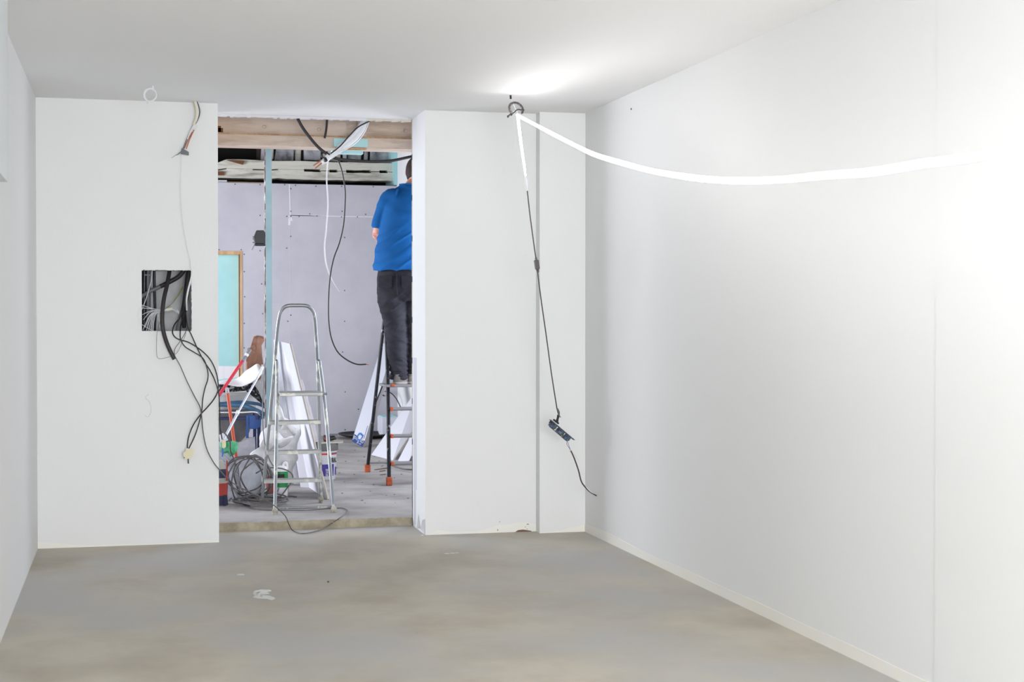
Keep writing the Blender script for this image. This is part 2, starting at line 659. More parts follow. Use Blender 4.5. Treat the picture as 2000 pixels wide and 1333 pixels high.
# raw edge and filler stripe of the opening's right reveal
a = MB()
random.seed(12)
for i in range(70):
    z0 = H * i / 70
    a.box((DX1 - .0012 - random.uniform(0, .001), YB - .012 - random.uniform(0, .004), z0), (DX1, YB + .002, z0 + H / 70), 'ink' if (i % 7 == 0 or i < 12) else 'board_edge')
a.box((DX1 - .001, YB - .16, .25), (DX1, YB - .05, 1.1), 'water_grey')
a.box((DX1 - .001, YB - .13, .02), (DX1, YB - .06, .25), 'water_grey')
a.add([(DX1 - .0015, YW + .01, 0), (DX1 - .0015, YW + .01, .10), (DX1 - .0015, YW + .1, .08), (DX1 - .0015, YW + .17, .02), (DX1 - .0015, YW + .24, .10), (DX1 - .0015, YW + .3, .0)], [(0, 1, 2, 3), (3, 4, 5)], 'cavity_grey')
struct('trim_3', a)

# box duct on the left wall
e = atx(17, 356, XL + .10)
a = MB()
a.box((XL + .002, 1.6, e.z), (XL + .10, e.y, H - .002), 'duct')
a.build('box_duct', bevel=.003)
tag(bpy.data.objects['box_duct'], 'pale boxed duct running along the top of the left wall', 'duct')

# --- far room
a = MB()
gx0, gx1 = BXL, at(468, 600, YF).x          # recessed green panel
gz1, gz0 = at(450, 497, YF).z, .25
nx0 = gx1 - 1.0
ztop = at(600, 360, YF).z
a.box((BXL, YF, FZ), (nx0, YF + .04, ztop), 'drywall')
a.box((gx1, YF, FZ), (at(777, 560, YF).x, YF + .04, ztop), 'drywall')
a.box((nx0, YF, gz1), (gx1, YF + .04, ztop), 'drywall')
a.box((nx0, YF, FZ), (gx1, YF + .04, gz0), 'drywall')
def fill(px0, py0, px1, py1, wd):
    p, q = at(px0, py0, YF), at(px1, py1, YF)
    d = (q - p).normalized()
    n_ = V((-d.z, 0, d.x)) * wd
    a.add([p - n_ + V((0, -.002, 0)), q - n_ + V((0, -.002, 0)), q + n_ + V((0, -.002, 0)), p + n_ + V((0, -.002, 0))], [(0, 1, 2, 3)], 'filler')
fill(565, 360, 567, 422, .006)
fill(567, 421, 728, 424, .004)
fill(567, 421, 640, 422, .007)
fill(566, 421, 565, 440, .012)
fill(566, 440, 566, 850, .0015)
fill(566, 423, 569, 432, .015)
for pxx, pyy in ((459, 360), (508, 361), (556, 361), (577, 362), (617, 364), (667, 364), (729, 365), (568, 369), (568, 413), (568, 423), (560, 423), (584, 423), (605, 418), (619, 422), (668, 413), (714, 419), (667, 424), (698, 424), (508, 421), (568, 462), (560, 485), (673, 464), (428, 488), (471, 488), (508, 490), (477, 497), (477, 531), (478, 580), (513, 613), (511, 555), (673, 560 + 8), (673, 628), (669, 688), (674, 766), (674, 840), (562, 628), (568, 616), (570, 681), (477, 632), (477, 680), (700, 800), (620, 690)):
    p = at(pxx, pyy, YF)
    a.box((p.x - .005, YF - .0025, p.z - .006), (p.x + .005, YF, p.z + .006), 'screw_dark')
struct('wall_far', a)
a = MB()
a.box((nx0, YF + .09, FZ), (gx1 + .02, YF + .12, gz1 + .05), 'teal_board')
zz = at(450, 727, YF + .09).z
for i in range(12):
    x0 = nx0 + (gx1 - nx0) * i / 12
    a.box((x0, YF + .087, zz - .06 - random.uniform(0, .02)), (x0 + (gx1 - nx0) / 12 + .001, YF + .091, zz + .05 + random.uniform(0, .02)), 'filler')
struct('wall_far_recess', a)
# wooden frame round the recess
a = MB()
a.box((gx1 - .006, YF - .006, gz0), (gx1 + .03, YF + .09, gz1 + .035), 'raw_wood')
a.box((nx0, YF - .006, gz1 - .004), (gx1 - .006, YF + .09, gz1 + .035), 'raw_wood')
a.box((nx0 - .03, YF - .006, gz0), (nx0 + .006, YF + .09, gz1 + .035), 'raw_wood')
a.box((nx0, YF - .006, gz0 - .03), (gx1, YF + .09, gz0), 'raw_wood')
a.box((gx1 - .008, YF - .010, gz0), (gx1 - .001, YF - .005, gz1), 'ink')
struct('trim_4', a)
# void and old masonry above the drywall
a = MB()
a.box((BXL, 17.6, FZ), (BXR + .4, 17.7, 3.7), 'void')
struct('wall_far_masonry', a)
b1 = MB()
random.seed(21)
x = at(498, 300, 17.25).x
xe = at(770, 300, 17.25).x
z0, z1 = at(600, 318, 17.25).z, at(600, 262, 17.25).z
rows = [(z0, z0 + .20), (z0 + .2, z0 + .42)]
for ri, (za, zb) in enumerate(rows):
    xx = x + (.05 if ri == 0 else -.02)
    while xx < xe:
        wd = random.uniform(.07, .26)
        d = random.uniform(-.04, .05)
        q = [(xx + random.uniform(0, .02), 17.22 + d, za + random.uniform(0, .03)), (xx + wd - .02, 17.22 + d, za + random.uniform(0, .03)), (xx + wd - .012, 17.22 + d, zb - random.uniform(.01, .04)), (xx + random.uniform(.0, .03), 17.22 + d, zb - random.uniform(.01, .04))]
        b1.hexa(q + [(p[0], 17.5, p[2]) for p in q], 'limestone' if random.random() < .8 else 'limewash')
        xx += wd - random.uniform(0, .014)
b1.box((x + .03, 17.3, z0 - .05), (xe, 17.5, z1), 'dark_timber')
struct('wall_far_stone', b1, bevel=.012)
# old limewashed timber
a = MB()
n = 60
xa, xb = BXL + .3, at(772, 330, 17.0).x
tp, bt = [], []
for i in range(n + 1):
    x = xa + (xb - xa) * i / n
    zt = at(600, 316, 17.0).z + .012 * noise.noise(V((x * 3, 0, 0))) + (-.035 if 0.96 > x > .78 else 0)
    zb = at(600, 352, 17.0).z + .014 * noise.noise(V((x * 6, 5, 0)))
    tp.append((x, zt))
    bt.append((x, zb))
for i in range(n):
    zc = (tp[i][1] + bt[i][1]) / 2 + .015 * noise.noise(V((i * .15, 9, 0)))
    zc2 = (tp[i + 1][1] + bt[i + 1][1]) / 2 + .015 * noise.noise(V(((i + 1) * .15, 9, 0)))
    gap = (.010, .004, .001, .014, .016, .006)[int(3 + 3 * noise.noise(V((i * .33, 2, 0)))) % 6]
    if i > 48:
        gap = (.034, .03, .034, .010, .032, .008)[i % 6]
    (xa_, ta), (xb_, tb) = tp[i], tp[i + 1]
    ba, bb = bt[i][1], bt[i + 1][1]
    a.hexa([(xa_, 16.95, zc + gap / 2), (xb_, 16.95, zc2 + gap / 2), (xb_, 16.97, tb), (xa_, 16.97, ta), (xa_, 17.15, zc + gap / 2), (xb_, 17.15, zc2 + gap / 2), (xb_, 17.15, tb), (xa_, 17.15, ta)], 'limewash')
    a.hexa([(xa_, 16.93, ba), (xb_, 16.93, bb), (xb_, 16.94, zc2 - gap / 2), (xa_, 16.94, zc - gap / 2), (xa_, 17.15, ba), (xb_, 17.15, bb), (xb_, 17.15, zc2 - gap / 2), (xa_, 17.15, zc - gap / 2)], 'limewash')
a.box((xa, 17.1, bt[0][1] + .03), (xb, 17.2, tp[0][1] - .04), 'void')
struct('beam_limewashed', a)
a = MB()
p = at(424, 337, 16.92)
a.box((p.x - .15, 16.915, p.z - .03), (p.x + .075, 16.935, p.z + .01), 'rust_wood')
p, q = at(446, 314, 16.93), at(478, 322, 16.93)
a.slab([(p.x, 16.93, p.z), (q.x - .02, 16.93, q.z - .0), (q.x, 16.93, p.z), (p.x - .03, 16.93, p.z + .01)], -.02, 'rust_wood')
struct('trim_5', a)
# long plank behind the drywall top, pale piece at left
a = MB()
p = at(424, 352, 16.86)
q = at(443, 357, 16.86)
a.box((p.x - .3, 16.85, q.z - .01), (q.x, 16.87, p.z), 'filler')
a.box((q.x, 16.86, q.z - .01), (at(516, 356, 16.86).x, 16.88, q.z + .012), 'raw_wood')
struct('trim_6', a)
# teal board edge at the right end of that void, then the side wall
rx = at(776, 330, YF).x
a = MB()
a.box((rx - .03, YF - .02, ztop + .01), (rx, YF + .6, 3.5), 'teal_board')
struct('trim_7', a)
a = MB()
a.box((rx, YF - 1.0, FZ), (rx + .3, YF + .8, 3.6), 'paint')
wy0, wy1, wz0, wz1 = 10.7, 12.4, .8, 2.6
a.box((3.1, YB, FZ), (3.3, wy0, 3.6), 'paint')
a.box((3.1, wy1, FZ), (3.3, YF - 1.0, 3.6), 'paint')
a.box((3.1, wy0, FZ), (3.3, wy1, wz0), 'paint')
a.box((3.1, wy0, wz1), (3.3, wy1, 3.6), 'paint')
struct('wall_far_right', a)
a = MB()
a.box((-3.2, YB, FZ), (-3, 11.5, 3.6), 'drywall')
a.box((-3.2, 15.3, FZ), (-3, 17.7, 3.6), 'drywall')
a.box((-3.2, 11.5, FZ), (-3, 15.3, .5), 'drywall')
a.box((-3.2, 11.5, 3.0), (-3, 15.3, 3.6), 'drywall')
struct('wall_far_left', a)
a = MB()
for y in (11.5, 13.37, 15.24):
    a.box((-3.14, y, .5), (-3.08, y + .06, 3.0), 'frame_white')
for z in (.5, 2.94):
    a.box((-3.14, 11.5, z), (-3.08, 15.3, z + .06), 'frame_white')
struct('window_2', a)
a = MB()
for y in (wy0, wy1 - .06):
    a.box((3.18, y, wz0), (3.24, y + .06, wz1), 'frame_white')
for z in (wz0, wz1 - .06):
    a.box((3.18, wy0, z), (3.24, wy1, z + .06), 'frame_white')
struct('window_3', a)
# back faces of the dividing wall towards the far room, and the far ceiling
a = MB()
a.box((-3.2, YB - .2, FZ), (XL - .15, YB, 3.6), 'drywall')
a.box((XR + .15, YB - .2, FZ), (3.3, YB, 3.6), 'drywall')
a.box((-3.2, YB - .1, H + .12), (3.3, YB, 3.6), 'drywall')
struct('wall_far_front', a)
a = MB()
a.box((-3.2, YB - .1, 3.55), (3.3, 17.7, 3.65), 'dark_timber')
for i in range(9):
    a.box((-3.0, 10.9 + i * .7, 3.42), (3.1, 11.02 + i * .7, 3.56), 'dark_timber')
struct('ceiling_far', a)

# --- old painted timber beam right behind the opening
YBm = 10.38
p0, p1 = at(424, 232, YBm), at(798, 300, YBm)
zb = at(611, 288, YBm).z
zm = at(611, 268, YBm).z
a = MB()
a.box((-.4, YBm, zm), (2.4, YBm + .18, H + .25), 'old_beam')
a.box((-.4, YBm - .035, zb), (2.4, YBm + .18, zm), 'old_beam')
a.box((-.4, YBm - .02, zm), (2.4, YBm, zm + .012), 'raw_wood')
for pa, pb in ((638, 676), (698, 715)):
    xa, xb = at(pa, 250, YBm).x, at(pb, 250, YBm).x
    a.box((xa, YBm - .018, zm + .012), (xb, YBm, H + .2), 'old_beam')
xa, xb = at(650, 280, YBm).x, at(716, 280, YBm).x
a.box((xa, YBm - .05, zb + .005), (xb, YBm - .03, zb + .06), 'teal_light')
a.box((xa + .01, YBm - .045, zb - .012), (xb - .005, YBm - .02, zb - .002), 'raw_wood')
a.box((xa - .01, YBm - .05, zb - .04), (xb - .03, YBm + .03, zb - .02), 'teal_light')
for pxx, pyy in ((516, 248), (623, 253), (670, 253), (668, 270), (712, 270), (792, 256)):
    p = at(pxx, pyy, YBm)
    a.ball((p.x, YBm - .004, p.z), (.013, .012, .012), 'old_beam', n=8)
for pxx, pyy in ((428, 252), (432, 256)):
    p = at(pxx, pyy, YBm)
    a.box((p.x - .02, YBm - .002, p.z - .02), (p.x + .012, YBm, p.z + .02), 'rust_wood')
struct('beam', a)
for s_ in (-1, 1):
    pass

# --- board-clad partition end standing in the far room
a = MB()
pa, pb = at(519, 500, 12.0), at(531, 500, 12.0)
for i in range(90):
    z = FZ + (zb + .35 - FZ) * i / 90
    r_ = random.uniform(-.003, .003)
    a.box((pa.x - .005 + r_ * .7, 12.0 + r_, z), (pa.x, 12.07, z + (zb + .35 - FZ) / 90), 'frayed')
a.box((pa.x, 11.99, FZ), (pb.x, 12.07, zb + .35), 'teal_grey')
struct('partition', a)

# ================================================================ FRONT ROOM OBJECTS
def cable(name, label, cat, pts, r, m, group=None, n=8, smooth=5, **k):
    o = MB().tube(pts, r, m, n, smooth).build(name, smooth=True, **k)
    return tag(o, label, cat, group)


YC = YW - .045
# -- LED light: one glowing tube from the hook to the right, one hanging down
LA, LB = (2.175, 8.68), (2.24, 3.55)
led = thing('led_light_tube', 'glowing white light tube sagging from the ceiling hook along the right wall', 'light', (2.175, 8.68, 2.54))
lp = [atv(x, y, LA, LB) for x, y in ((1013, 227), (1040, 241), (1080, 263), (1120, 284), (1160, 301), (1210, 318), (1270, 334), (1340, 346), (1400, 350), (1460, 351), (1530, 350), (1610, 344), (1700, 335), (1800, 320), (1900, 306), (2000, 289))]
lp += [V((2.24, 3.3, 1.775))]
random.seed(17)
lp = [p + V((0, 0, random.uniform(-.004, .004))) if 0 < i < len(lp) - 1 else p for i, p in enumerate(lp)]
lt_ = MB().tube(lp, [min(.0115, .0078 + .0006 * i) * random.uniform(.93, 1.1) for i, _ in enumerate(lp)], 'led', 12, 5)
fi = lt_.mi('led_face')
for k_, f_ in enumerate(lt_.f):
    c_ = sum((lt_.v[i_] for i_ in f_), V((0, 0, 0))) / len(f_)
    # the diodes sit on one side of the sleeve; the strip twists from facing up at the hook to facing the wall and floor
    tw = min(1, max(0, (7.9 - c_.y) / 1.8))
    e1 = lt_.v[f_[1]] - lt_.v[f_[0]]
    e2 = lt_.v[f_[2]] - lt_.v[f_[1]]
    n_ = e1.cross(e2).normalized()
    seg = k_ // 12
    ctr = sum((lt_.v[i_] for i_ in range(seg * 12, min(len(lt_.v), seg * 12 + 12))), V((0, 0, 0))) / 12
    if n_.dot(c_ - ctr) < 0:
        n_ = -n_
    ang = math.radians(95 - 158 * tw)      # measured in the X-Z plane
    dr = V((math.cos(ang), 0, math.sin(ang)))
    if n_.dot(dr) > .5:
        lt_.m[k_] = fi
lt_.build('light_tube', led, smooth=True)
MB().tube([V((2.24, 3.3, 1.775)), V((2.24, 3.22, 1.77))], .013, 'led_cap', 8, 1).build('end_cap', led, smooth=True)
YH = 8.72
h2 = [at(1011, 224, 8.68), at(1014, 250, YH), at(1019, 290, YH), at(1024, 325, YH), at(1027, 347, YH)]
MB().tube(h2, [.0085, .0085, .0075, .006, .004], 'led', 8, 4).build('hanging_light_tube', led, smooth=True)
c_ = MB().tube([at(1026, 344, YH), at(1028, 353, YH), at(1028.3, 356, YH), at(1029, 362, YH), at(1029.5, 368, YH), at(1030, 373, YH)], [.006, .008, .014, .014, .007, .005], 'led_cap', 10, 1)
c_.build('connector', led, smooth=True)

# -- loop of twisted black wire and its ceiling screw
hk = thing('ceiling_screw', 'dark screw with a thin white cord holding up the glowing tube', 'screw', atz(997, 186, H))
p = atz(997, 186, H)
MB().tube([p + V((0, 0, .01)), p + V((.004, .01, -.02))], .006, 'ink', 8, 1).build('screw', hk, smooth=True)
MB().tube([p + V((.004, .01, -.018)), at(1012, 224, 8.68)], .0025, 'white_cable', 6, 1).build('cord', hk, smooth=True)
ring = []
for k in range(18):
    t = 2 * math.pi * k / 18
    ring.append((1008 + 17.5 * math.cos(t) + 1.5 * math.sin(t), 213 - 11 * math.sin(t) * 1 + (-2 if 4 < k < 9 else 0)))
pts = []
for k in range(1, 16):
    t = math.radians(-50 + 285 * k / 15)
    pts.append(atv(1008 + 18 * math.cos(t), 213 - 12 * math.sin(t), (1.95, 8.62), (2.3, 8.70)) + V((0, .06 * math.cos(t), 0)))
pts.append(at(988, 231, 8.66))
lo = thing('wire_loop', 'loop of twisted dark wire at the ceiling hook where the glowing tube starts', 'wire', (2.17, 8.68, 2.56))
tw1, tw2 = [], []
fine = []
for i in range(len(pts) - 1):
    for k in range(4):
        fine.append(pts[i].lerp(pts[i + 1], k / 4))
for i, q in enumerate(fine):
    a_ = i * 1.1
    d = V((math.cos(a_), 0, math.sin(a_))) * .0035
    tw1.append(q + d)
    tw2.append(q - d)
MB().tube(tw1, .0042, 'brown_cable', 6, 2).build('strand', lo, smooth=True)
MB().tube(tw2, .0042, 'grey_cable', 6, 2).build('strand', lo, smooth=True)
MB().tube([at(998, 226, 8.66), at(1004, 219, 8.66), at(1012, 214, 8.67), at(1018, 215, 8.68), at(1024, 215, 8.68)], .004, 'brown_cable', 6, 4).build('tail', lo, smooth=True)
MB().tube([at(996, 224, 8.66), at(1003, 218, 8.66), at(1010, 216, 8.67)], .0035, 'white_cable', 6, 4).build('white_tail', lo, smooth=True)

# -- lead down from the tube with inline adapter
ld = thing('power_lead', 'thin dark lead hanging from the glowing tube down to the circuit board', 'cable', at(1050, 560, YH))
lpts = [at(1029.5, 370, YH), at(1035, 420, YH + .02), at(1043, 480, YH + .04), at(1048, 515, YH + .06), at(1056, 580, YH + .1), at(1066, 650, YH + .14), at(1077, 730, YH + .19), at(1088, 800, YH + .24)]
MB().tube(lpts, .0036, 'brown_cable', 6, 4).build('wire', ld, smooth=True)
q0, q1 = at(1047.3, 508, YH + .055), at(1050, 527, YH + .065)
ad = MB()
ad.tube([q0 - (q1 - q0) * .25, q0, q0 + (q1 - q0) * .05, q1 - (q1 - q0) * .1, q1, q1 + (q1 - q0) * .3], [.006, .008, .0155, .0155, .009, .005], 'grey_cable', 8, 1)
ad.build('adapter', ld, smooth=True)
MB().tube([at(1088.5, 799, YH + .235), at(1091, 806, YH + .24), at(1092, 812, YH + .24), at(1095, 816, YH + .24)], [.006, .008, .004, .002], 'grey_cable', 6, 2).build('tape', ld, smooth=True)
# -- circuit board
DY = YH + .26
cb = thing('circuit_board', 'dark tilted driver board hanging on its lead beside the right wall', 'circuit board', at(1097, 842, DY))
A_, B_ = at(1075, 820, DY), at(1121, 859, DY)
d = (B_ - A_).normalized()
nrm = V((d.z, 0, -d.x)).normalized()
if nrm.z > 0:
    nrm = -nrm
m_ = MB()
m_.hexa([A_ + V((0, -.02, 0)), B_ + V((0, -.02, 0)), B_ + V((0, .02, 0)), A_ + V((0, .02, 0)), A_ + V((0, -.02, 0)) + nrm * .004, B_ + V((0, -.02, 0)) + nrm * .004, B_ + V((0, .02, 0)) + nrm * .004, A_ + V((0, .02, 0)) + nrm * .004], 'circuit')
m_.build('mounting_plate', cb)
L_ = (B_ - A_).length
random.seed(5)
for t0, t1 in ((.08, .30), (.38, .62), (.68, .88)):
    m_ = MB()
    for k in range(7):
        u0 = L_ * (t0 + (t1 - t0) * random.uniform(0, .7))
        c0 = A_ + d * u0 + nrm * random.uniform(.012, .03) + V((0, random.uniform(-.012, .012), 0))
        m_.bar(c0 - d * .012, c0 + d * .012, .018, .016, random.choice(('circuit', 'ink', 'tool_grey', 'circuit')), up=nrm)
    c0 = A_ + d * L_ * (t0 + t1) / 2 + nrm * .016
    m_.bar(c0 - d * L_ * (t1 - t0) / 2, c0 + d * L_ * (t1 - t0) / 2, .03, .026, 'circuit', up=nrm)
    m_.ball(c0 + nrm * .012 - d * .01 + V((0, -.018, 0)), .005, 'blue_wire', n=6)
    m_.ball(c0 + nrm * .012 + d * .008 + V((0, -.018, 0)), .004, 'green', n=6)
    m_.build('component', cb)
m_ = MB()
m_.bar(A_ + d * .02 + nrm * .036, B_ - d * .03 + nrm * .036, .01, .004, 'circuit', up=nrm)
m_.build('rail', cb)
pl = MB()
g0, g1 = at(1091, 811, DY), at(1087, 826, DY)
pl.tube([g0, (g0 + g1) / 2, g1], [.009, .007, .012], 'ink', 8, 2)
pl.bar(at(1081, 820, DY), at(1091, 828, DY), .014, .01, 'ink')
pl.build('plug', cb, smooth=False)
# -- cord from the board to the wall
e = atx(1165, 969, XR)
wc = thing('power_cable', 'black and white cord from the circuit board into the right wall', 'cable', e)
cp = [at(1108, 861, DY), at(1111, 873, DY), at(1115, 881, DY), at(1122, 897, DY), at(1130, 920, DY + .01), at(1135, 940, DY + .02), at(1142, 951, DY + .03), at(1152, 961, DY + .05), V((XR, e.y, e.z))]
MB().tube(cp[2:], .0042, 'brown_cable', 6, 5).build('cable', wc, smooth=True)
MB().tube([at(1145, 952, DY + .03), at(1153, 960.5, DY + .045), V((XR - .002, e.y, e.z + .004))], .003, 'white_cable', 6, 5).build('white_core', wc, smooth=True)
MB().tube([cp[0], at(1107, 868, DY), at(1112, 876, DY), cp[2]], .0015, 'red_dull', 6, 4).build('red_core', wc, smooth=True)
MB().tube([cp[0], at(1110, 867, DY), at(1112, 874, DY), cp[2]], .0015, 'blue_wire', 6, 4).build('blue_core', wc, smooth=True)
MB().tube([at(1118, 888, DY), at(1112, 882, DY), at(1113, 879, DY), at(1120, 886, DY), at(1126, 893, DY), at(1131, 901, DY)], .0014, 'cream', 6, 4).build('yellow_core', wc, smooth=True)
# tiny screw hole high on the right wall, drawn as a dark ball
p = atx(1233, 213, XR)
tag(MB().ball((XR, p.y, p.z), (.004, .006, .006), 'ink', n=6).build('screwhole', smooth=True), 'tiny dark screw hole high on the right wall', 'screwhole')

# -- cable loop hanging at the ceiling, left
lc = atz(297, 168, H)
lt = thing('white_cable_loop', 'small ring of white cable hanging from the ceiling above the wall hole', 'cable', lc)
Yl = lc.y
pts = [lc + V((0, 0, .01)), at(299, 172, Yl)]
for k in range(13):
    t = math.radians(80 - 30 * k)
    pts.append(at(293 + 12.3 * math.cos(t), 185.5 - 12.3 * math.sin(t), Yl + .006 * math.sin(k)))
MB().tube(pts, .0042, 'white_cable', 8, 4).build('outer_turn', lt, smooth=True)
pts = []
for k in range(13):
    t = math.radians(-115 + 30 * k)
    pts.append(at(293.5 + 10.8 * math.cos(t), 186 - 11.8 * math.sin(t), Yl + .012))
pts.append(at(288, 202, Yl + .01))
MB().tube(pts, .0036, 'grey_cable' if False else 'white_cable', 8, 4).build('inner_turn', lt, smooth=True)

# -- bundle of wires from the ceiling corner with terminal block
bt_ = thing('wire_bundle', 'bundle of white wires from the ceiling edge ending in a dark terminal block', 'wires', at(385, 199, YC))
for i, (dx, m_n, r_) in enumerate(((-6, 'cream', .006), (-3, 'white_cable', .005), (1, 'grey_cable', .0035), (4, 'white_cable', .005), (-5, 'cream', .006))):
    yy = YC + (i - 2) * .008
    MB().tube([at(383 + dx * .6, 196, yy), at(388 + dx * .8, 210, yy), at(389 + dx * .8, 222, yy), at(386 + dx * .6, 233, yy), at(380 + dx * .4, 244, yy)], r_, m_n, 8, 4).build('wire', bt_, smooth=True)
for i, (a0, a1, m_n, r_) in enumerate((((381, 240), (366, 272), 'white_cable', .004), ((378, 243), (358, 290), 'conduit', .003), ((380, 252), (364, 291), 'copper', .003), ((376, 258), (360, 290), 'copper', .0035), ((372, 265), (356, 293), 'white_cable', .003))):
    yy = YC - .01 + i * .006
    MB().tube([at(*a0, yy), at((a0[0] + a1[0]) / 2 - 1, (a0[1] + a1[1]) / 2, yy), at(*a1, yy)], r_, m_n, 8, 3).build('core', bt_, smooth=True)
b = MB()
q = [at(x, y, YC - .02) for x, y in ((353, 300), (355, 289), (369, 297), (369, 303))]
b.hexa(q + [p + V((0, .03, 0)) for p in q], 'tool_grey')
b.build('terminal_block', bt_, bevel=.002)
b = MB()
for k in range(5):
    b.bar(at(378.5 - k * .7, 243 + k * 2.2, YC - .012), at(386 - k * .7, 244.5 + k * 2.2, YC - .012), .012, .005, 'white_plastic')
b.build('ribbed_clip', bt_)
MB().tube([at(361, 288, YC), at(350, 300, YC), at(342, 304, YC), at(335, 309, YC)], [.002, .003, .0015, .001], 'conduit', 6, 3).build('loose_end', bt_, smooth=True)

cable('thin_wire', 'thin white wire hanging from the terminal block down into the wall hole', 'wire',
      [at(355, 303, YC), at(354, 330, YC), at(353, 380, YC), at(357, 430, YC), at(365, 480, YC), at(371, 505, YC), at(373.5, 522, YC), at(374, 540, YC), at(368, 565, YC + .02), at(364.5, 585, YC + .04), at(365, 606, YC + .09)],
      [.0016, .0016, .0016, .0017, .0018, .0018, .003, .005, .0055, .0055, .005], 'white_cable')

# -- contents of the wall hole
YI = YW + .12
cable('thick_black_cable', 'short thick black cable curving out of the wall hole, cut end down', 'cable',
      [at(331, 522, YI), at(331, 530, YI - .02), at(326, 558, YI - .08), at(320, 585, YC + .03), at(317, 615, YC), at(318, 642, YC - .01), at(325, 668, YC), at(333, 687, YC), at(341, 702, YC)], .0125, 'black_cable', n=12)
cable('diagonal_conduit', 'grey and black conduit crossing diagonally inside the wall hole', 'conduit',
      [at(268, 586, YI + .07), at(290, 571, YI + .07), at(318, 558, YI + .07)], .0115, 'conduit', n=10)
cable('black_sleeve', 'black sleeve continuing the diagonal conduit inside the wall hole', 'conduit',
      [at(313, 560, YI + .07), at(335, 549, YI + .07), at(352, 538, YI + .06), at(364, 520, YI + .05)], .0135, 'black_cable', n=10)
cable('wide_black_cable', 'widest black cable running down the right side of the wall hole', 'cable',
      [at(371, 520, YI + .04), at(368, 545, YI + .04), at(363, 580, YI + .04), at(359, 610, YI + .05), at(360, 640, YI + .08)], [.02, .02, .018, .016, .012], 'black_cable', n=12)
cable('slanted_pipe', 'dark slanted pipe behind the widest cable in the wall hole', 'pipe',
      [at(362, 590, YI + .1), at(354, 620, YI + .1), at(347, 650, YI + .1)], .016, 'conduit', n=10)
for i, (x0, x1, r_, m_n, lb) in enumerate(((282, 281, .016, 'ladder_black', 'black vertical pipe at the left edge of the wall hole'), (289, 289, .017, 'conduit', 'dark grey vertical pipe with a bracket in the wall hole'), (301, 304, .008, 'ladder_black', 'slim black pipe left of the concrete in the wall hole'))):
    cable('service_pipe', lb, 'pipe', [at(x0, 520, YI + .12 + i * .01), at((x0 + x1) / 2, 585, YI + .13 + i * .01), at(x1, 652, YI + .12 + i * .01)], r_, m_n, n=10, group='pipes inside the wall hole')
b = MB()
b.bar(at(282, 537, YI + .09), at(297, 538, YI + .09), .012, .008, 'conduit')
tag(b.build('pipe_bracket'), 'small grey bracket across the vertical pipes inside the wall hole', 'bracket')
cable('cavity_wire', 'thin white wire slanting past the diagonal conduit in the wall hole', 'wire', [at(298, 522, YI + .02), at(296, 545, YI + .02), at(291, 565, YI + .02), at(285, 585, YI + .02), at(277, 605, YI + .02)], .0025, 'white_cable')
cable('green_yellow_wire', 'green and yellow wire slanting across the concrete in the wall hole', 'wire', [at(357, 560, YI + .06), at(350, 574, YI + .06), at(343, 584, YI + .06), at(337, 592, YI + .06), at(321, 606, YI + .06)], [.003, .0035, .003, .0015, .001], 'green_yellow' if 'green_yellow' in MATS else mat('green_yellow', sr(140, 140, 50), .5).name)
random.seed(14)
wb = thing('white_wire_fan', 'fan of thin white wires tied together inside the wall hole', 'wires', at(335, 605, YI))
ends = [(278, 602), (277, 596), (280, 625), (283, 640), (279, 645), (285, 648), (290, 648), (294, 647), (298, 648), (306, 648), (278, 615), (288, 636), (312, 640), (310, 628)]
for k, (ex, ey) in enumerate(ends):
    y_ = YI - .02 + .004 * (k % 6)
    s0 = (346, 606 + (k % 4) * 2)
    MB().tube([at(*s0, y_ + .02), at(336, 603 + k % 3, y_), at(320 - (k % 3), 606 + (k % 4), y_), at((ex + 318) / 2 - (4 if ey > 620 else 0), 604 + (ey - 604) * .25 + k % 2, y_), at(ex, ey, y_ - .01)], .0019, 'white_cable', 6, 5).build('wire', wb, smooth=True)
MB().tube([at(325, 606, YI - .01), at(337, 603, YI - .01)], .011, 'cream', 8, 1).build('tie', wb, smooth=True)
for k in range(3):
    MB().tube([at(337, 603 + k, YI), at(344, 604 + k, YI), at(350, 610 + 2 * k, YI)], .0018, 'white_cable', 6, 4).build('wire_tail', wb, smooth=True)
cable('stray_wire', 'thin pale wire bowing out past the left edge of the wall hole', 'wire', [at(280, 596, YI - .04), at(272, 605, YC + .02), at(269, 617, YC + .015), at(273, 630, YC + .015), at(283, 638, YC + .01), at(302, 648, YC + .02)], .0011, 'white_cable')
cable('looped_wire', 'thin grey wire looping below the wall hole behind the thick cut cable', 'wire', [at(314, 625, YI - .04), at(307.5, 645, YC + .015), at(306, 665, YC + .01), at(306, 690, YC + .01), at(308, 699, YC + .01), at(315, 701, YC + .01), at(332, 697, YC + .015), at(345, 690, YC + .01), at(353, 676, YC + .01), at(362, 655, YC + .01), at(364, 642, YI - .04)], .0013, 'conduit')
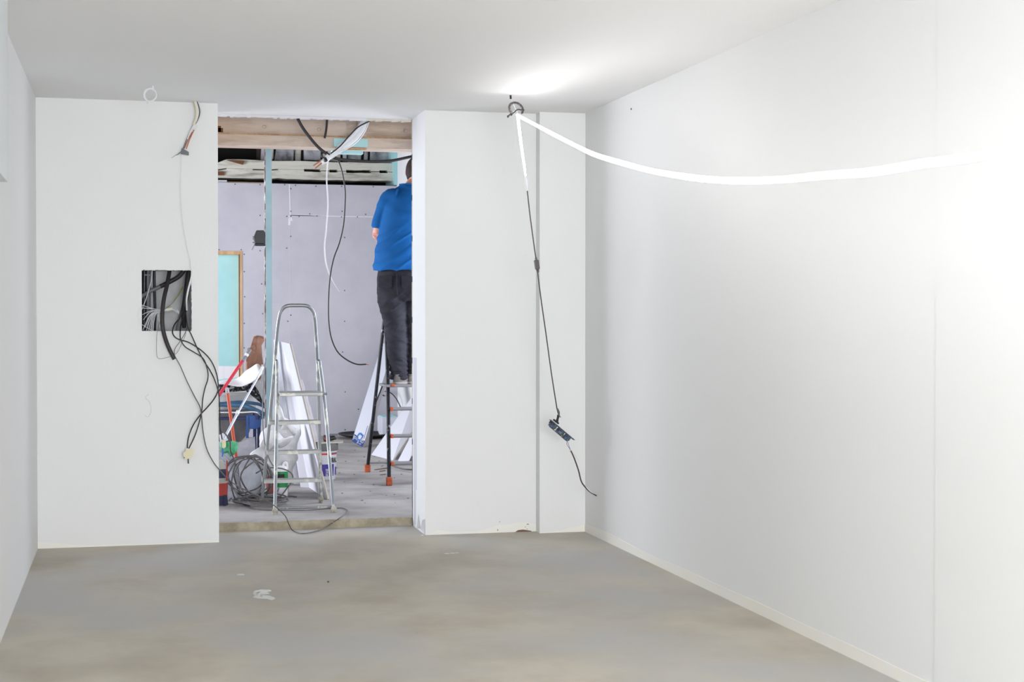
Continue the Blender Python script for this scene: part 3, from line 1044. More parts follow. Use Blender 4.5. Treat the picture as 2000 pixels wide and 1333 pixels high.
# hanging dark cables
cable('dark_cable', 'dark cable from the wall hole swinging widest towards the opening, ending at the paper tag', 'cable',
      [at(360, 600, YI - .01), at(352, 620, YI - .02), at(341, 634, YI - .03), at(337, 648, YC + .01), at(341, 658, YC), at(351, 664, YC), at(368, 669, YC), at(388, 681, YC), at(406, 697, YC - .01), at(418, 716, YC - .01), at(425, 740, YC - .01), at(426, 762, YC - .01), at(418, 780, YC - .01), at(405, 796, YC), at(392, 810, YC), at(378, 830, YC + .01), at(369, 852, YC + .01), at(366, 872, YC + .01), at(367, 890, YC + .01), at(368, 906, YC + .01)], .0037, 'black_cable', 'cables hanging out of the wall hole')
cable('dark_cable', 'dark cable from the wall hole bending back inside the widest one to the paper tag', 'cable',
      [at(364, 606, YI - .02), at(358, 622, YI - .03), at(353, 636, YI - .03), at(352, 648, YC - .015), at(353, 664, YC - .02), at(362, 678, YC - .02), at(380, 689, YC - .02), at(397, 701, YC - .025), at(405, 722, YC - .02), at(406, 740, YC - .02), at(400, 760, YC - .02), at(396, 780, YC - .02), at(394, 803, YC - .015), at(390, 822, YC - .01), at(382, 848, YC - .01), at(374, 866, YC - .01), at(366, 882, YC - .01), at(360, 895, YC - .01)], .0036, 'black_cable', 'cables hanging out of the wall hole')
dc = thing('connector_cable', 'dark cable hanging from the wall hole along the opening edge with a cream connector', 'cable', at(425, 760, YC), 'cables hanging out of the wall hole')
MB().tube([at(362, 605, YI - .02), at(366, 636, YC + .02), at(374, 655, YC + .005), at(386, 682, YC + .005), at(398, 705, YC + .005), at(409, 722, YC), at(419, 742, YC - .035), at(427, 768, YC - .03), at(429, 800, YC - .02), at(430, 835, YC), at(434, 859, YC)], .0036, 'black_cable', 8, 5).build('cable', dc, smooth=True)
b = MB()
q = [at(x, y, YC - .012) for x, y in ((432.5, 860), (439.5, 859), (441, 864), (441, 873), (437, 876), (433.5, 875))]
b.slab(q, -.022, 'cream')
b.build('connector', dc, bevel=.002)
MB().tube([at(435, 875, YC), at(435.5, 884, YC), at(434, 893, YC)], .0045, 'blue_wire', 8, 3).build('blue_core', dc, smooth=True)
b = MB()
b.slab([at(x, y, YC - .02) for x, y in ((363, 876), (379, 878), (376, 893), (367, 897), (360, 899))], .001, 'cream')
b.slab([at(x, y, YC - .022) for x, y in ((357, 885), (367, 881), (365, 895), (359, 893))], .001, 'cream')
tag(b.build('paper_tag'), 'folded cream paper tag stuck around the two dark cable ends', 'tag')
# long grey wire from the hole to the coil, over the step
fw = FZ + .006
pts = [at(365, 642, YI - .03), at(362, 650, YC - .03), at(352, 667, YC - .03), at(342, 681, YC - .03), at(341, 694, YC - .03), at(352, 715, YC - .03), at(365, 745, YC - .03), at(380, 775, YC - .03), at(392, 800, YC - .03), at(396, 840, YC - .02), at(403, 875, YC - .02), at(416, 902, YC - .03), at(430, 920, YC - .05), at(447, 938, YC), at(470, 953, YC + .12), at(500, 967, YC + .25), at(528, 983, YC + .3), at(546, 997, YC + .32), at(558, 1010, YC + .32), at(564, 1024, YC + .3)]
pts += [atz(572, 1037, .007), atz(590, 1042.5, .006), atz(612, 1039.5, .006), at(632, 1033, 9.80), at(650, 1021.5, 9.885), atz(664, 1012, fw + .008), atz(676, 1003, fw), atz(679, 998, fw), atz(671, 994, fw), atz(660, 993, fw), atz(600, 997, fw), atz(530, 997, fw), atz(500, 995, fw), atz(482, 989, fw)]
cable('trailing_cable', 'long grey cable from the wall hole trailing over the step around the stepladder foot', 'cable', pts, [.0022] * 4 + [.003] * 3 + [.0036] * (len(pts) - 7), 'coil_cable')

# hairline thread stuck on the wall
cable('thread', 'hair-thin thread clinging to the left wall section below the wall hole', 'thread', [at(291, 770, YW - .002), at(284, 777, YW - .002), at(292, 786, YW - .002), at(295, 803, YW - .002), at(289, 815, YW - .002), at(283, 812, YW - .002)], .0005, 'grey_cable', n=5)

# white smear on the floor
b = MB()
random.seed(3)
for (cx, cyy, wx, wy, rot_) in ((515, 1155, 18, 2.6, 0), (500, 1159, 6, 4.5, 0), (512, 1159, 14, 2.2, 0), (516, 1167, 21, 3.2, .08), (505, 1164, 9, 2.6, 0), (530, 1170, 8, 2.2, 0)):
    q = []
    for k in range(14):
        t = 2 * math.pi * k / 14
        rr = random.uniform(.75, 1.1)
        q.append(atz(cx + wx * rr * math.cos(t), cyy + wy * rr * math.sin(t) + rot_ * wx * math.cos(t) * .3, .0012))
    b.slab(q, .0008, 'smear')
tag(b.build('paint_smear'), 'white paint smear dried on the grey screed floor', 'paint smear')
b = MB()
for (cx, cyy, wx, wy) in ((873, 1082, 6, .8), (884, 1081, 6, .7), (893, 1080, 4, .6), (470, 1123, 9, 1.6), (825, 1046, 3, 1.4)):
    q = []
    for k in range(10):
        t = 2 * math.pi * k / 10
        rr = random.uniform(.7, 1.1)
        q.append(atz(cx + wx * rr * math.cos(t), cyy + wy * rr * math.sin(t), .0012))
    b.slab(q, .0008, 'smear')
tag(b.build('scuff_mark'), 'faint white scuffs on the screed floor in front of the opening', 'scuff mark', kind='stuff')
tag(MB().ball(atz(641, 1137, .004), (.006, .006, .005), 'dust', n=6).build('crumb', smooth=True), 'single dark crumb on the bare screed floor', 'crumb')

# ================================================================ OPENING: CABLES FROM ABOVE
YO = 10.12
cable('black_conduit', 'thick black cable drooping from above the opening across to its right side', 'cable',
      [at(578, 225, YO), at(590, 248, YO), at(606, 270, YO), at(624, 290, YO), at(642, 303, YO), at(658, 310, YO), at(690, 314, YO), at(730, 316, YO + .02), at(765, 314, YO + .04), at(795, 308, YO + .08), at(840, 298, YO + .12)], .010, 'black_cable', n=12)
cable('cut_black_conduit', 'short cut end of thick black cable hanging straight down in front of the beam', 'cable',
      [at(639, 225, YO + .05), at(638.5, 240, YO + .05), at(637, 255, YO + .05), at(634, 270, YO + .05)], .0075, 'black_cable', n=12)
wbn = thing('white_cable_bundle', 'fat white cable bundle slanting down from above the opening with bare copper ends', 'cables', at(720, 228, YO))
for k, (dx, dy, r_) in enumerate(((-2, -2, .016), (3, 2, .018), (0, 0, .017))):
    y_ = YO - .03 + k * .015
    MB().tube([at(717 + dx, 228 + dy, y_), at(706 + dx, 248 + dy, y_), at(690 + dx * 1.2, 268 + dy, y_), at(668 + dx, 287 + dy, y_), at(650 + dx * .5, 303 + dy * .5, y_), at(640, 311, y_)], [r_, r_, r_, r_ * .9, r_ * .7, r_ * .6], 'white_cable', 10, 4).build('cable', wbn, smooth=True)
MB().tube([at(643, 305, YO - .02), at(636, 313, YO - .02), at(628, 318, YO - .02)], [.02, .019, .016], 'white_plastic', 10, 2).build('sleeve', wbn, smooth=True)
MB().tube([at(634, 309, YO - .035), at(637, 315, YO - .045)], .012, 'tool_black', 8, 1).build('black_tape', wbn, smooth=True)
for p_, q_ in (((628, 313), (612, 324)), ((629, 318), (616, 329))):
    MB().tube([at(*p_, YO - .02), at(*q_, YO - .03)], [.005, .0045], 'copper', 8, 1).build('bare_copper_end', wbn, smooth=True)
MB().tube([at(724, 236, YO - .06), at(700, 248, YO - .07), at(680, 268, YO - .07), at(664, 286, YO - .07), at(646, 300, YO - .06)], .0042, 'black_cable', 8, 5).build('black_wire', wbn, smooth=True)
cable('white_drop_cable', 'single white cable hanging from the bundle down in front of the grey drywall', 'cable',
      [at(722, 234, YO - .05), at(712, 258, YO - .05), at(696, 278, YO - .05), at(675, 292, YO - .04), at(655, 299, YO - .02), at(645, 304, YO), at(640, 318, YO), at(638, 350, YO), at(640, 385, YO), at(640, 410, YO), at(637, 450, YO), at(634, 480, YO), at(636, 510, YO + .01), at(643, 535, YO + .02), at(654, 557, YO + .03), at(663, 570, YO + .03)], [.0045] * 14 + [.002, .001], 'white_cable')
cable('black_drop_cable', 'long thin black cable hanging in front of the drywall, its end curled right', 'cable',
      [at(640, 297, YO + .02), at(630, 300, YO + .02), at(630, 308, YO + .02), at(640, 305, YO + .02), at(652, 305, YO + .02), at(660, 313, YO), at(668, 335, YO), at(674, 370, YO), at(674, 400, YO), at(671, 440, YO), at(663, 475, YO), at(652, 505, YO), at(645, 540, YO), at(642, 580, YO), at(642, 625, YO), at(647, 660, YO), at(659, 687, YO), at(677, 703, YO), at(697, 712, YO), at(715, 712, YO)], .0046, 'black_cable')
tag(MB().tube([at(714, 712, YO), at(720, 713, YO)], .003, 'copper', 6, 1).build('bare_wire_end', smooth=True), 'bare copper tip at the curled end of the long black cable', 'wire end')

# ================================================================ STEPLADDER, grey
def grey_ladder():
    L = thing('stepladder', 'paint-splattered aluminium stepladder standing open right behind the step', 'stepladder', atz(580, 992, FZ))
    P0 = atz(512, 979, FZ + .02)
    P10 = atz(627, 977, FZ + .02)
    P1 = at(537, 703, 10.66)
    P9 = at(620, 703, 10.66)
    hoop = [P1, at(541.5, 650, 10.6), at(546, 618, 10.56), at(551, 605, 10.55), at(561, 598, 10.54), at(580, 597, 10.54), at(599, 598, 10.54), at(609, 605, 10.55), at(614, 618, 10.56), at(617, 650, 10.6), P9]
    MB().tube(hoop, .0125, 'alu', 10, 5).build('hoop', L, smooth=True)
    for nm, A, B in (('left', P0, P1), ('right', P10, P9)):
        b = MB()
        b.bar(A, B, .02, .045, 'alu', up=(0, 1, 0))
        r = b.build('rail', L, bevel=.003)
        MB().box((A.x - .016, A.y - .026, FZ), (A.x + .016, A.y + .026, FZ + .04), 'rubber').build('foot', r, bevel=.004)
    for F_, mid, T in ((atz(537, 1002, FZ + .012), at(540, 850, 10.45), at(541, 706, 10.61)), (atz(652, 998, FZ + .012), at(640, 852, 10.45), at(624, 706, 10.61))):
        b = MB()
        b.tube([F_, F_.lerp(mid, .5), mid, mid.lerp(T, .55) + V((.004, 0, 0)), T], .0125, 'alu', 10, 4)
        r = b.build('support_leg', L, smooth=True)
        f = MB()
        f.lathe((F_.x, F_.y, FZ), [(.006, 0), (.021, .001), (.022, .02), (.016, .035), (.012, .04)], 'rubber', 12)
        f.build('foot', r, smooth=True)
        t = MB()
        t.tube([T + V((0, -.01, -.01)), T + V((0, .06, .005))], .009, 'ladder_black', 8, 1)
        t.build('hinge', L, smooth=True)
    a0, a1 = atz(537, 1002, FZ), atz(652, 998, FZ)
    a0, a1 = at(538, 993.5, a0.y), at(651, 991, a1.y)
    MB().tube([a0, a1], .0085, 'alu', 8, 1).build('cross_bar', L, smooth=True)
    for yl in (824, 882, 938):
        t = (978 - yl) / (978 - 703)
        a_, b_ = P0.lerp(P1, t), P10.lerp(P9, t)
        z = (a_.z + b_.z) / 2
        a_.z = b_.z = z
        yy = (a_.y + b_.y) / 2 - .02
        s = MB()
        s.box((a_.x - .004, yy - .045, z - .012), (b_.x + .004, yy + .04, z + .012), 'alu_step')
        for k in range(5):
            s.box((a_.x, yy - .04 + k * .016, z + .012), (b_.x, yy - .034 + k * .016, z + .0145), 'alu_step')
        s.build('tread', L, bevel=.003)
    # platform
    A, B = at(543, 768, 10.56), at(627, 767, 10.56)
    z = (A.z + B.z) / 2
    s = MB()
    s.box((A.x, 10.45, z - .018), (B.x, 10.72, z + .006), 'alu_step')
    s.build('platform', L, bevel=.004)
    MB().tube([V((A.x - .015, 10.47, z - .006)), V((B.x + .03, 10.47, z - .006))], .008, 'alu', 8, 1).build('platform_rod', L, smooth=True)
    return L


grey_ladder()

# ================================================================ LADDER WITH THE MAN, black with orange caps
PLX0 = atz(760, 946, FZ).x
PW = .43
PZ = at(757, 752, 12.1).z


def black_ladder():
    L = thing('stepladder', 'black stepladder with orange end caps on which the man stands', 'stepladder', atz(760, 947, FZ))
    lf0, lf1, lf2 = atz(760, 944, FZ + .02), at(757.5, 750, 12.16), at(754, 640, 12.42)
    rr0, rr2 = atz(717.5, 918, FZ + .02), at(751, 618, 12.50)
    dx = V((PW, 0, 0))
    for o_ in (V((0, 0, 0)), dx):
        b = MB()
        b.tube([lf0 + o_, lf1 + o_, lf2 + o_], .0125, 'ladder_black', 10, 3, flat=1.3)
        r = b.build('rail', L, smooth=True)
        p = lf0 + o_
        f = MB()
        f.box((p.x - .022, p.y - .025, FZ), (p.x + .022, p.y + .025, FZ + .065), 'orange')
        f.build('orange_foot', r, bevel=.006)
        b = MB()
        b.tube([rr0 + o_, rr2 + o_], .0125, 'ladder_black', 10, 1, flat=1.25)
        r = b.build('support_leg', L, smooth=True)
        p = rr0 + o_
        f = MB()
        f.box((p.x - .022, p.y - .025, FZ), (p.x + .024, p.y + .025, FZ + .065), 'orange')
        f.build('orange_foot', r, bevel=.006)
    MB().tube([lf2, lf2 + V((.02, .03, .08)), lf2 + V((.10, .05, .12)), lf2 + V((PW - .10, .05, .12)), lf2 + V((PW - .02, .03, .08)), lf2 + dx], .0125, 'ladder_black', 10, 5).build('hoop', L, smooth=True)
    c0 = rr0.lerp(rr2, .045)
    MB().tube([c0, c0 + dx], .008, 'ladder_grey', 8, 1).build('cross_bar', L, smooth=True)
    for yl in (909, 855, 801):
        t = (946 - yl) / (946 - 750)
        a_ = lf0.lerp(lf1, t)
        s = MB()
        s.box((a_.x + .012, a_.y - .035, a_.z - .013), (a_.x + PW - .012, a_.y + .045, a_.z + .012), 'ladder_grey')
        r = s.build('tread', L, bevel=.008)
        for sx in (0, 1):
            xx = a_.x + (.012 if sx == 0 else PW - .012 - .024)
            c = MB()
            c.box((xx, a_.y - .038, a_.z - .015), (xx + .024, a_.y + .048, a_.z + .014), 'orange')
            c.build('orange_cap', r, bevel=.005)
    s = MB()
    s.box((lf1.x - .03, 12.08, PZ - .02), (lf1.x + PW + .01, 12.42, PZ), 'ladder_grey')
    r = s.build('platform', L, bevel=.005)
    c = MB()
    c.box((lf1.x + .012, 12.07, PZ - .015), (lf1.x + .045, 12.1, PZ + .006), 'orange')
    c.build('orange_cap', r, bevel=.004)
    b = MB()
    b.tube([rr0.lerp(rr2, .42), V((lf1.x, 12.4, PZ - .01))], .006, 'ladder_black', 8, 1)
    b.build('brace', L, smooth=True)
    return L


black_ladder()

# ================================================================ THE MAN
def man():
    Yp = 12.26
    P = lambda x, y, dy=0: at(x, y, Yp + dy)
    th = math.radians(-24)                     # he faces away, turned a little to the right
    lat = V((math.cos(th), math.sin(th), 0))   # towards his right
    fwd = V((-math.sin(th), math.cos(th), 0))
    up = V((0, 0, 1))

    def bake(o, fn):
        """fix the surface as plain mesh and push folds into it"""
        dg = bpy.context.evaluated_depsgraph_get()
        me = bpy.data.meshes.new_from_object(o.evaluated_get(dg))
        o.modifiers.clear()
        old = o.data
        o.data = me
        me.name = old.name
        nn = [v.normal.copy() for v in me.vertices]
        for v, n_ in zip(me.vertices, nn):
            v.co += n_ * fn(v.co)
        for p_ in me.polygons:
            p_.use_smooth = True

    def ridge(q):
        return max(0, 1 - abs(noise.noise(q)) * 3.2) ** 1.5

    def remesh(o, vox, sm=6):
        m = o.modifiers.new('remesh', 'REMESH')
        m.mode = 'VOXEL'
        m.voxel_size = vox
        m.use_smooth_shade = True
        s = o.modifiers.new('smooth', 'SMOOTH')
        s.iterations = sm
        s.factor = .5

    hipc = P(783, 548)
    chest = P(789, 430)
    neck = P(803, 364, .05)
    head = P(813, 334, .12)
    shL, shR = P(757, 390, .04), P(757, 390, .04) + lat * .38
    shR.z = shL.z - .01
    elL = P(737.5, 458, .06)
    wrL = P(757, 484, .30)
    elR = shR + V((.05, -.02, -.25))
    wrR = elR + V((-.10, .22, .05))

    body = MB()
    # torso, neck and head under the clothes
    body.loft([(hipc, lat * .15, fwd * .11), (P(785, 500), lat * .16, fwd * .12), (chest, lat * .16, fwd * .12), (P(793, 395, .02), lat * .15, fwd * .10), (P(798, 375, .04), lat * .10, fwd * .08)], 'skin', 24)
    body.loft([(P(797, 378, .03), lat * .07, fwd * .075), (neck, lat * .062, fwd * .066), (head - up * .06 - fwd * .01, lat * .058, fwd * .065)], 'skin', 20)
    hr = Matrix.Rotation(0, 3, 'Z')
    Rh = Matrix((lat, fwd, up)).transposed() @ Matrix.Rotation(math.radians(-22), 3, 'X')
    body.ball(head, (.078, .098, .115), 'skin', Rh)
    H_ = lambda x, y, z: head + Rh @ V((x, y, z))
    body.ball(H_(0, .03, -.075), (.052, .06, .05), 'skin', Rh, 10)      # jaw
    body.ball(H_(0, .102, -.02), (.013, .018, .026), 'skin', Rh, 8)     # nose
    body.ball(H_(0, .088, -.065), (.024, .012, .009), 'skin', Rh, 8)    # mouth
    for s in (-1, 1):
        body.ball(H_(s * .08, -.005, -.015), (.010, .02, .032), 'skin', Rh, 8)   # ears
        body.ball(H_(s * .03, .085, .018), (.022, .012, .008), 'skin', Rh, 8)    # brows

    def arm(sh, el, wr, side):
        body.tube([sh, sh.lerp(el, .35), el], [.062, .056, .045], 'skin', 14, 4)
        d = (wr - el).normalized()
        body.tube([el - d * .01, el.lerp(wr, .35), wr], [.045, .043, .028], 'skin', 14, 4)
        # hand: palm, four fingers of unequal length, thumb from the side of the palm
        v = up.cross(d).normalized() * side
        palm = wr + d * .05
        R_ = Matrix((v, d, v.cross(d))).transposed()
        body.ball(palm, (.040, .052, .016), 'skin', R_, 10)
        dn = -(v.cross(d)).normalized()
        if dn.z > 0:
            dn = -dn
        for k, (off, ln) in enumerate(((-.028, .066), (-.0095, .076), (.0095, .071), (.028, .056))):
            a0 = palm + d * .040 + v * off
            a1 = a0 + d * ln * .42 + dn * .008
            a2 = a1 + d * ln * .22 + dn * ln * .30
            a3 = a2 - d * ln * .05 + dn * ln * .26
            body.tube([a0 - d * .015, a0, a1, a2, a3], [.0095, .0095, .009, .0085, .0075], 'skin', 8, 3)
        t0 = palm - d * .02 - v * .034
        body.tube([t0 + v * .015, t0, t0 + d * .03 - v * .02 + dn * .012, t0 + d * .052 - v * .014 + dn * .026], [.013, .012, .010, .008], 'skin', 8, 3)

    arm(shL, elL, wrL, 1)
    arm(shR, elR, wrR, -1)
    legs = []
    LL = [P(764, 566), P(767, 605), P(773, 650, .02), P(775, 690), P(778, 728, .02)]
    RL = [P(805, 568, .03), P(806, 608, .05), P(806, 650, .06), P(808, 690, .05), P(807, 728, .05)]
    for Lg in (LL, RL):
        body.tube(Lg + [V((Lg[-1].x, Lg[-1].y, PZ + .04))], [.085, .078, .056, .052, .036, .034], 'skin', 16, 4)
    person = body.build('person')
    tag(person, 'man in blue t-shirt and dark jeans standing on the black ladder, back turned, head bowed', 'person')
    remesh(person, .007, 3)

    # hair: short and dark, as a cap over the back and top of the skull
    hm = MB()
    vs, fs = [], []
    nu, nv = 28, 16
    for i in range(nv + 1):
        ph = math.pi * .5 - i / nv * math.radians(136)
        for k in range(nu):
            a = 2 * math.pi * k / nu
            front = max(0, math.sin(a))
            lim = math.radians(136) * (1 - .42 * front)
            ph = math.pi * .5 - i / nv * lim
            q = V((math.cos(ph) * math.cos(a) * .086, math.cos(ph) * math.sin(a) * .106, math.sin(ph) * .123))
            q *= 1 + .015 * noise.noise(q * 60)
            vs.append(head + Rh @ q)
    for i in range(nv):
        for k in range(nu):
            l = (k + 1) % nu
            fs.append((i * nu + k, i * nu + l, (i + 1) * nu + l, (i + 1) * nu + k))
    hm.add(vs, fs, 'hair')
    ho = hm.build('hair', person, smooth=True)
    so = ho.modifiers.new('solid', 'SOLIDIFY')
    so.thickness = .01
    for s in (-1, 1):
        MB().ball(H_(s * .03, .083, .0), (.011, .011, .009), 'eye', n=8).build('eye', person, smooth=True)

    # t-shirt
    t = MB()
    def jit(p, n_):
        q = V((p.x * 5, p.y * 5, p.z * 18 + p.x * 7))
        return n_ * (.008 * noise.noise(q))
    t.loft([(P(783, 529, -.01), lat * .232, fwd * .170), (P(783, 522, -.01), lat * .228, fwd * .168), (P(784, 505, -.01), lat * .222, fwd * .172), (P(786, 478), lat * .213, fwd * .174), (P(788, 450), lat * .206, fwd * .165), (P(790, 425), lat * .202, fwd * .155), (P(792, 402, .01), lat * .200, fwd * .140), (P(793, 388, .02), lat * .187, fwd * .125), (P(795, 376, .03), lat * .15, fwd * .105), (P(798, 366, .04), lat * .10, fwd * .088), (P(799, 361, .05), lat * .074, fwd * .076)], 'shirt', 48, jit=jit)
    t.tube([shL + lat * .09 + up * .01, shL + lat * .015, P(746, 420, .05), P(738, 447, .055)], [.085, .076, .064, .060], 'shirt', 18, 5)
    t.tube([shR - lat * .06, shR, shR.lerp(elR, .5), shR.lerp(elR, .85)], [.075, .072, .062, .063], 'shirt', 18, 5)
    ts = t.build('t_shirt', person)
    remesh(ts, .0065, 12)
    zc_ = P(785, 440).z
    zt_s = P(785, 385).z

    def shirt_folds(c):
        a_ = math.radians(34)
        along, across = c.x * math.cos(a_) + c.z * math.sin(a_), -c.x * math.sin(a_) + c.z * math.cos(a_)
        w1 = min(1, max(0, (zc_ + .05 - c.z) / .2))
        w2 = min(1, max(0, (c.z - zc_) / .1)) * .6
        f = w1 * (.013 * ridge(V((along * 2.2, c.y * 1.5, across * 13))) - .004)
        b_ = math.radians(-30)
        al2, ac2 = c.x * math.cos(b_) + c.z * math.sin(b_), -c.x * math.sin(b_) + c.z * math.cos(b_)
        f += w2 * (.008 * ridge(V((al2 * 3 + 7, c.y * 2, ac2 * 9))) - .003)
        return f
    bake(ts, shirt_folds)
    # neckband
    nb = MB()
    c = P(799, 361, .05)
    nb.tube([c + lat * .077 * math.cos(a * math.pi / 8) + fwd * .079 * math.sin(a * math.pi / 8) for a in range(16)], .006, 'shirt', 6, 3, closed=True)
    nb.build('neckband', ts, smooth=True)

    # jeans
    j_ = MB()
    def jj(p, n_):
        return n_ * (.006 * noise.noise(V((p.x * 8, p.y * 8, p.z * 30))))
    j_.loft([(P(782, 520), lat * .170, fwd * .125), (P(782, 530), lat * .185, fwd * .135), (P(783, 545), lat * .196, fwd * .150), (P(784, 562), lat * .200, fwd * .155), (P(785, 577), lat * .19, fwd * .14), (P(785, 588), lat * .16, fwd * .11)], 'denim', 40, jit=jj)
    for sgn in (-1, 1):
        j_.ball(P(784, 560) + lat * .085 * sgn - fwd * .06, (.10, .10, .10), 'denim')
    def leg_rings(pts, rr, n_per=9):
        rings = []
        for i in range(len(pts) - 1):
            for k in range(n_per):
                s_ = k / n_per
                p_ = pts[i].lerp(pts[i + 1], s_)
                r_ = rr[i] * (1 - s_) + rr[i + 1] * s_
                r_ *= 1 + .035 * math.sin((i * n_per + k) * 1.9 + noise.noise(p_ * 9) * 3) * (1.5 if i >= len(pts) - 3 else .6)
                rings.append((p_, lat * r_, fwd * r_ * 1.02))
        rings.append((pts[-1], lat * rr[-1], fwd * rr[-1]))
        return rings
    j_.loft(leg_rings([P(765, 560), P(765, 585), P(768, 612), P(773, 645, .02), P(775, 675, .01), P(776, 705), P(779, 730, -.02), P(778, 741, -.03)], [.115, .116, .100, .086, .084, .075, .070, .074]), 'denim', 28)
    j_.loft(leg_rings([P(806, 562, .03), P(806, 588, .04), P(807, 615, .05), P(807, 648, .06), P(808, 678, .05), P(809, 708, .04), P(808, 731, .05), P(808, 741, .05)], [.115, .110, .096, .080, .076, .070, .068, .074]), 'denim', 28)
    js = j_.build('jeans', person)
    remesh(js, .0065, 3)
    zk = P(773, 640).z
    zh = P(773, 560).z

    def jean_folds(c):
        lo = min(1, max(0, (zk + .12 - c.z) / .2))
        f = lo * (.008 * ridge(V((c.x * 4, c.y * 4, c.z * 17 + c.x * 5))) - .003)
        hi = min(1, max(0, (zh + .1 - c.z) / .15)) * (1 - lo)
        f += hi * (.009 * ridge(V(((c.x + c.z) * 3, c.y * 3, (c.z - c.x) * 10))) - .003)
        an = min(1, max(0, (PZ + .16 - c.z) / .1))
        f += an * .006 * math.sin(c.z * 190 + 4 * noise.noise(c * 9))
        return f
    bake(js, jean_folds)
    MB().tube([P(783, 526) + lat * .187 * math.cos(a * math.pi / 10) + fwd * .138 * math.sin(a * math.pi / 10) for a in range(20)], .010, 'belt', 6, 3, closed=True, flat=1.0).build('belt', person, smooth=True)
    # back pockets, seam
    for sgn, nm in ((-1, 'l'), (1, 'r')):
        c = P(784, 552) + lat * (.095 * sgn)
        yb = lambda q: q - fwd * .158
        pk = MB()
        q = [yb(c + lat * .055 * s1 + up * z) for s1, z in ((-1, .05), (1, .05), (1, -.04), (0, -.07), (-1, -.04))]
        pk.slab(q, .012, 'denim')
        pk.build('back_pocket', js, bevel=.003)
    sm_ = MB()
    sm_.tube([P(783, 531) - fwd * .137, P(784, 545) - fwd * .155, P(785, 565) - fwd * .165, P(786, 578) - fwd * .15], .004, 'denim', 6, 4)
    sm_.build('seam', js, smooth=True)

    # shoes
    for k, (c, ang) in enumerate(((P(775, 742, -.02), -52), (P(803, 744, -.02), -40))):
        a_ = math.radians(ang)
        f_ = V((-math.sin(a_), math.cos(a_), 0))
        l_ = V((math.cos(a_), math.sin(a_), 0))
        c = V((c.x, 12.19 + .04 * k, PZ))
        sole = MB()
        rings = []
        for z, g in ((.001, .95), (.010, 1), (.018, .98)):
            rings.append((c + f_ * .085 + up * z, l_ * .046 * g, f_ * .135 * g))
        sole.loft(rings, 'shoe_sole', 28, pw=2.4)
        up_ = MB()
        up_.loft([(c + f_ * .085 + up * .016, l_ * .044, f_ * .132), (c + f_ * .075 + up * .036, l_ * .043, f_ * .120), (c + f_ * .05 + up * .052, l_ * .038, f_ * .088), (c + f_ * .02 + up * .066, l_ * .034, f_ * .052), (c + f_ * .015 + up * .078, l_ * .032, f_ * .045)], 'shoe', 28, pw=2.3)
        sh = up_.build('shoe', person, smooth=True)
        sole.build('sole', sh, smooth=True)
    return person


man()

# ================================================================ FAR ROOM, RIGHT
# long carton leaning on the drywall, printed foot
def carton():
    b0 = [at(686.5, 863, 15.45), atz(709, 875, FZ), atz(716, 871, FZ + .02)]
    t0 = [at(747, 670, 16.62), at(768, 671, 16.55), at(776, 671, 16.62)]
    L = thing('long_carton', 'long white carton with a blue printed foot leaning against the far drywall', 'carton', atz(709, 875, FZ))
    A, B, Cc = b0
    A = at(687, 863, 15.40)
    B = atz(708.5, 874.5, FZ)
    Cc = V((B.x + .07, B.y + .14, B.z + .01))
    D = A + (Cc - B)
    At, Bt, Ct, Dt = [p + (t0[0] - A) for p in (A, B, Cc, D)]
    m = MB()
    m.add([A, B, Cc, D, At, Bt, Ct, Dt], [(3, 2, 1, 0), (4, 5, 6, 7), (0, 1, 5, 4), (2, 3, 7, 6), (3, 0, 4, 7)], 'carton_white')
    m.add([B, Cc, Ct, Bt], [(0, 1, 2, 3)], 'carton_side')
    body = m.build('carton_body', L)
    # print on the front face
    ux = (B - A)
    uy = (At - A).normalized()
    nrm = ux.cross(uy).normalized()
    if nrm.y > 0:
        nrm = -nrm
    def F2(u, v, o=.0015):
        return A + ux * u + uy * v + nrm * o
    pr = MB()
    pr.add([F2(0, 0), F2(1, 0), F2(1, .10), F2(.62, .09), F2(.56, .045), F2(.30, .055), F2(.34, .11), F2(0.03, .12)], [tuple(range(8))], 'logo_navy')
    pr.build('printed_foot', body)
    lg = MB()
    out = [(.28, .115), (.38, .165), (.52, .18), (.80, .165), (.74, .10), (.62, .06), (.40, .05)]
    inn = [(.38, .115), (.44, .145), (.52, .15), (.70, .14), (.64, .10), (.58, .08), (.44, .08)]
    k = len(out)
    lg.add([F2(u, v, .003) for u, v in out] + [F2(u, v, .003) for u, v in inn], [(i, (i + 1) % k, k + (i + 1) % k, k + i) for i in range(k)], 'logo_blue')
    lg.build('logo_ring', body)
    mk = MB()
    for cu, cv, r_ in ((.20, .075, .016), (.85, .07, .017)):
        c_ = F2(cu, cv, .003)
        e1 = ux.normalized()
        mk.tube([c_ + e1 * r_ * math.cos(a * math.pi / 5) + uy * r_ * math.sin(a * math.pi / 5) for a in range(10)], .003, 'carton_white', 6, 2, closed=True)
    for u0, v0, u1, v1 in ((.06, .03, .08, .10), (.45, .01, .50, .045), (.66, .02, .80, .03), (.70, .05, .72, .10), (.52, .02, .60, .03)):
        mk.tube([F2(u0, v0, .003), F2(u1, v1, .003)], .0035, 'carton_white', 6, 1)
    mk.build('printed_pattern', body)
    for k in range(9):
        pass
    tx = MB()
    for k in range(12):
        v0 = .12 + k * .017
        tx.add([F2(.86, v0, .002), F2(.91, v0, .002), F2(.91, v0 + .011, .002), F2(.86, v0 + .011, .002)], [(0, 1, 2, 3)], 'logo_navy')
    tx.build('printed_line', body)


carton()

